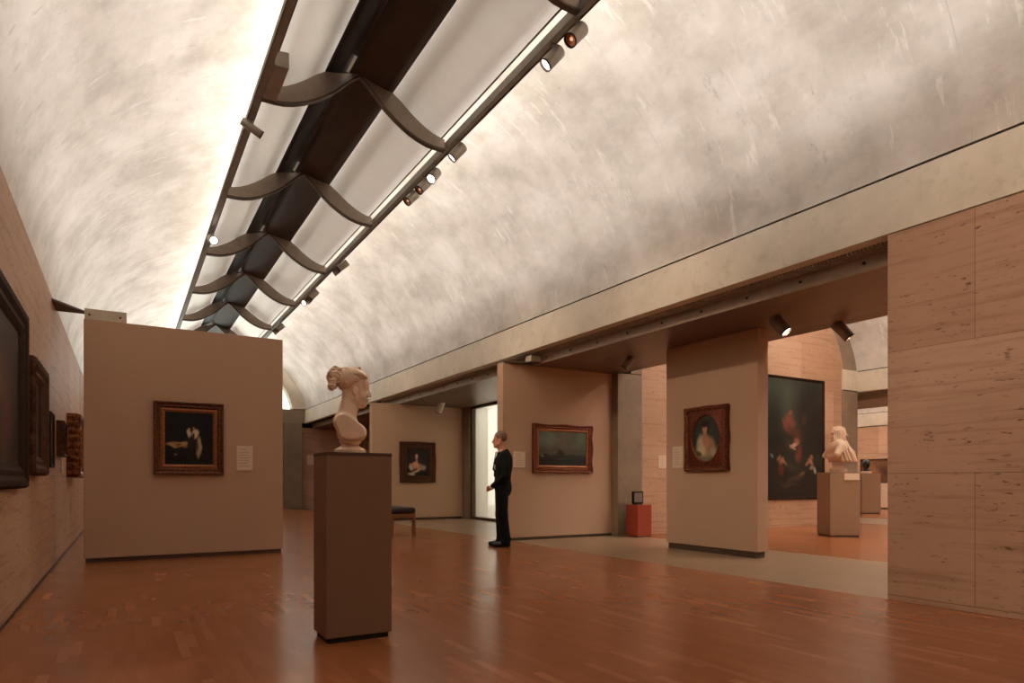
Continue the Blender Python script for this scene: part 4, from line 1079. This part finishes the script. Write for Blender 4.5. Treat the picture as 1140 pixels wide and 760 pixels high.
# ================================================================== LIGHT
def area(loc, rot, sx, sy, power, col, spread=180):
    # long strips are laid as one light per bay, like the bays of the reflector
    n = max(1, round(sy / 2.985))
    for i in range(n):
        y = loc[1] - sy / 2 + sy * (i + .5) / n
        area_one((loc[0], y, loc[2]), rot, sx, sy / n, power / n, col, spread)
def area_one(loc, rot, sx, sy, power, col, spread):
    l = bpy.data.lights.new('daylight', 'AREA'); l.shape = 'RECTANGLE'; l.size = sx; l.size_y = sy; l.energy = power; l.color = col; l.spread = radians(spread)
    o = bpy.data.objects.new('daylight', l); C.objects.link(o); o.location = loc; o.rotation_euler = rot; return o
DAY = (1, .955, .91)
LEN = YB - YA; YM = (YA + YB) / 2
# daylight entering by the slot at the crown of the vault
area((CX, YM, 6.30), (0, 0, 0), .7, LEN, 100, DAY)
# daylight thrown up by the tops of the two wings on to the concrete
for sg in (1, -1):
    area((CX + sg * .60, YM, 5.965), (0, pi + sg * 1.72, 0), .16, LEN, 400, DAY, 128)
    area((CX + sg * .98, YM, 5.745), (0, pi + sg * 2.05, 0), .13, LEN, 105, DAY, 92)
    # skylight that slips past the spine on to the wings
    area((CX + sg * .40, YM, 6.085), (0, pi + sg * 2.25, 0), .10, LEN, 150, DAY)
# the other two galleries, lit the same way
for cx_, yb in (((V2L + V2R) / 2, 9.3), ((V3L + V3R) / 2, 25.0)):
    for sg in (1, -1):
        area((cx_ + sg * .8, (Y0 + yb) / 2, 5.75), (0, pi + sg * .7, 0), .4, yb - Y0 - .3, 1500 * (yb - Y0) / LEN, DAY)
WARM = (1, .76, .54)
spot((RX - .1, 5.75, 5.2), (1.26, 4.19, 1.6), 260, 12, .5, WARM)
spot((CX - 1.18, 8.3, 5.2), (1.26, 4.19, 1.55), 220, 12, .5, WARM)
# lamps on the right track, aimed at the left wall and partitions
spot((RX, 5.9, 5.25), (-.7, 5.6, 1.6), 25, 50, .8, WARM)
spot((RX, 7.5, 5.25), (-.7, 7.4, 1.6), 25, 50, .8, WARM)
spot((6.95, 5.1, 2.85), (13, 9.3, 1.8), 45, 60, .8, WARM)
spot((7.9, 4.9, 2.82), (11.4, 7.3, 1.6), 70, 40, .8, WARM)
# lamps of the left track, aimed across at the right hand pictures and the travertine wall
LXT = CX - 1.19
spot((LXT, 8.2, 5.2), (6.7, 9.5, 1.5), 330, 46, .9, WARM)
spot((LXT, 5.0, 5.2), (7.1, 6.5, 1.5), 330, 42, .9, WARM)
spot((LXT, 2.0, 5.2), (5.63, 1.7, 1.9), 220, 60, .9, WARM)
spot((LXT, 12.6, 5.2), (6.6, 16.0, 1.5), 260, 40, .9, WARM)
# world: bright overcast sky over the courtyard
wd = bpy.data.worlds.new('overcast_sky'); S.world = wd; wd.use_nodes = True
bg = wd.node_tree.nodes['Background']; bg.inputs[0].default_value = (1, .98, .94, 1); bg.inputs[1].default_value = 2.7

# ================================================================== CAMERA
cam = bpy.data.cameras.new('camera'); co = bpy.data.objects.new('camera', cam); C.objects.link(co)
co.location = (0, 0, 1.01); co.rotation_euler = (pi / 2, 0, -YAW)
cam.sensor_width = 36; cam.lens = 725 / 1140 * 36; cam.shift_y = 156 / 1140; cam.clip_start = .02; cam.clip_end = 200
S.camera = co
S.view_settings.view_transform = 'Standard'; S.view_settings.look = 'None'; S.view_settings.gamma = 1
S.view_settings.use_curve_mapping = False; S.view_settings.exposure = 0
S.cycles.max_bounces = 10; S.cycles.diffuse_bounces = 6; S.cycles.sample_clamp_indirect = 3
S.cycles.use_denoising = True
S.cycles.use_guiding = True; S.cycles.use_surface_guiding = True
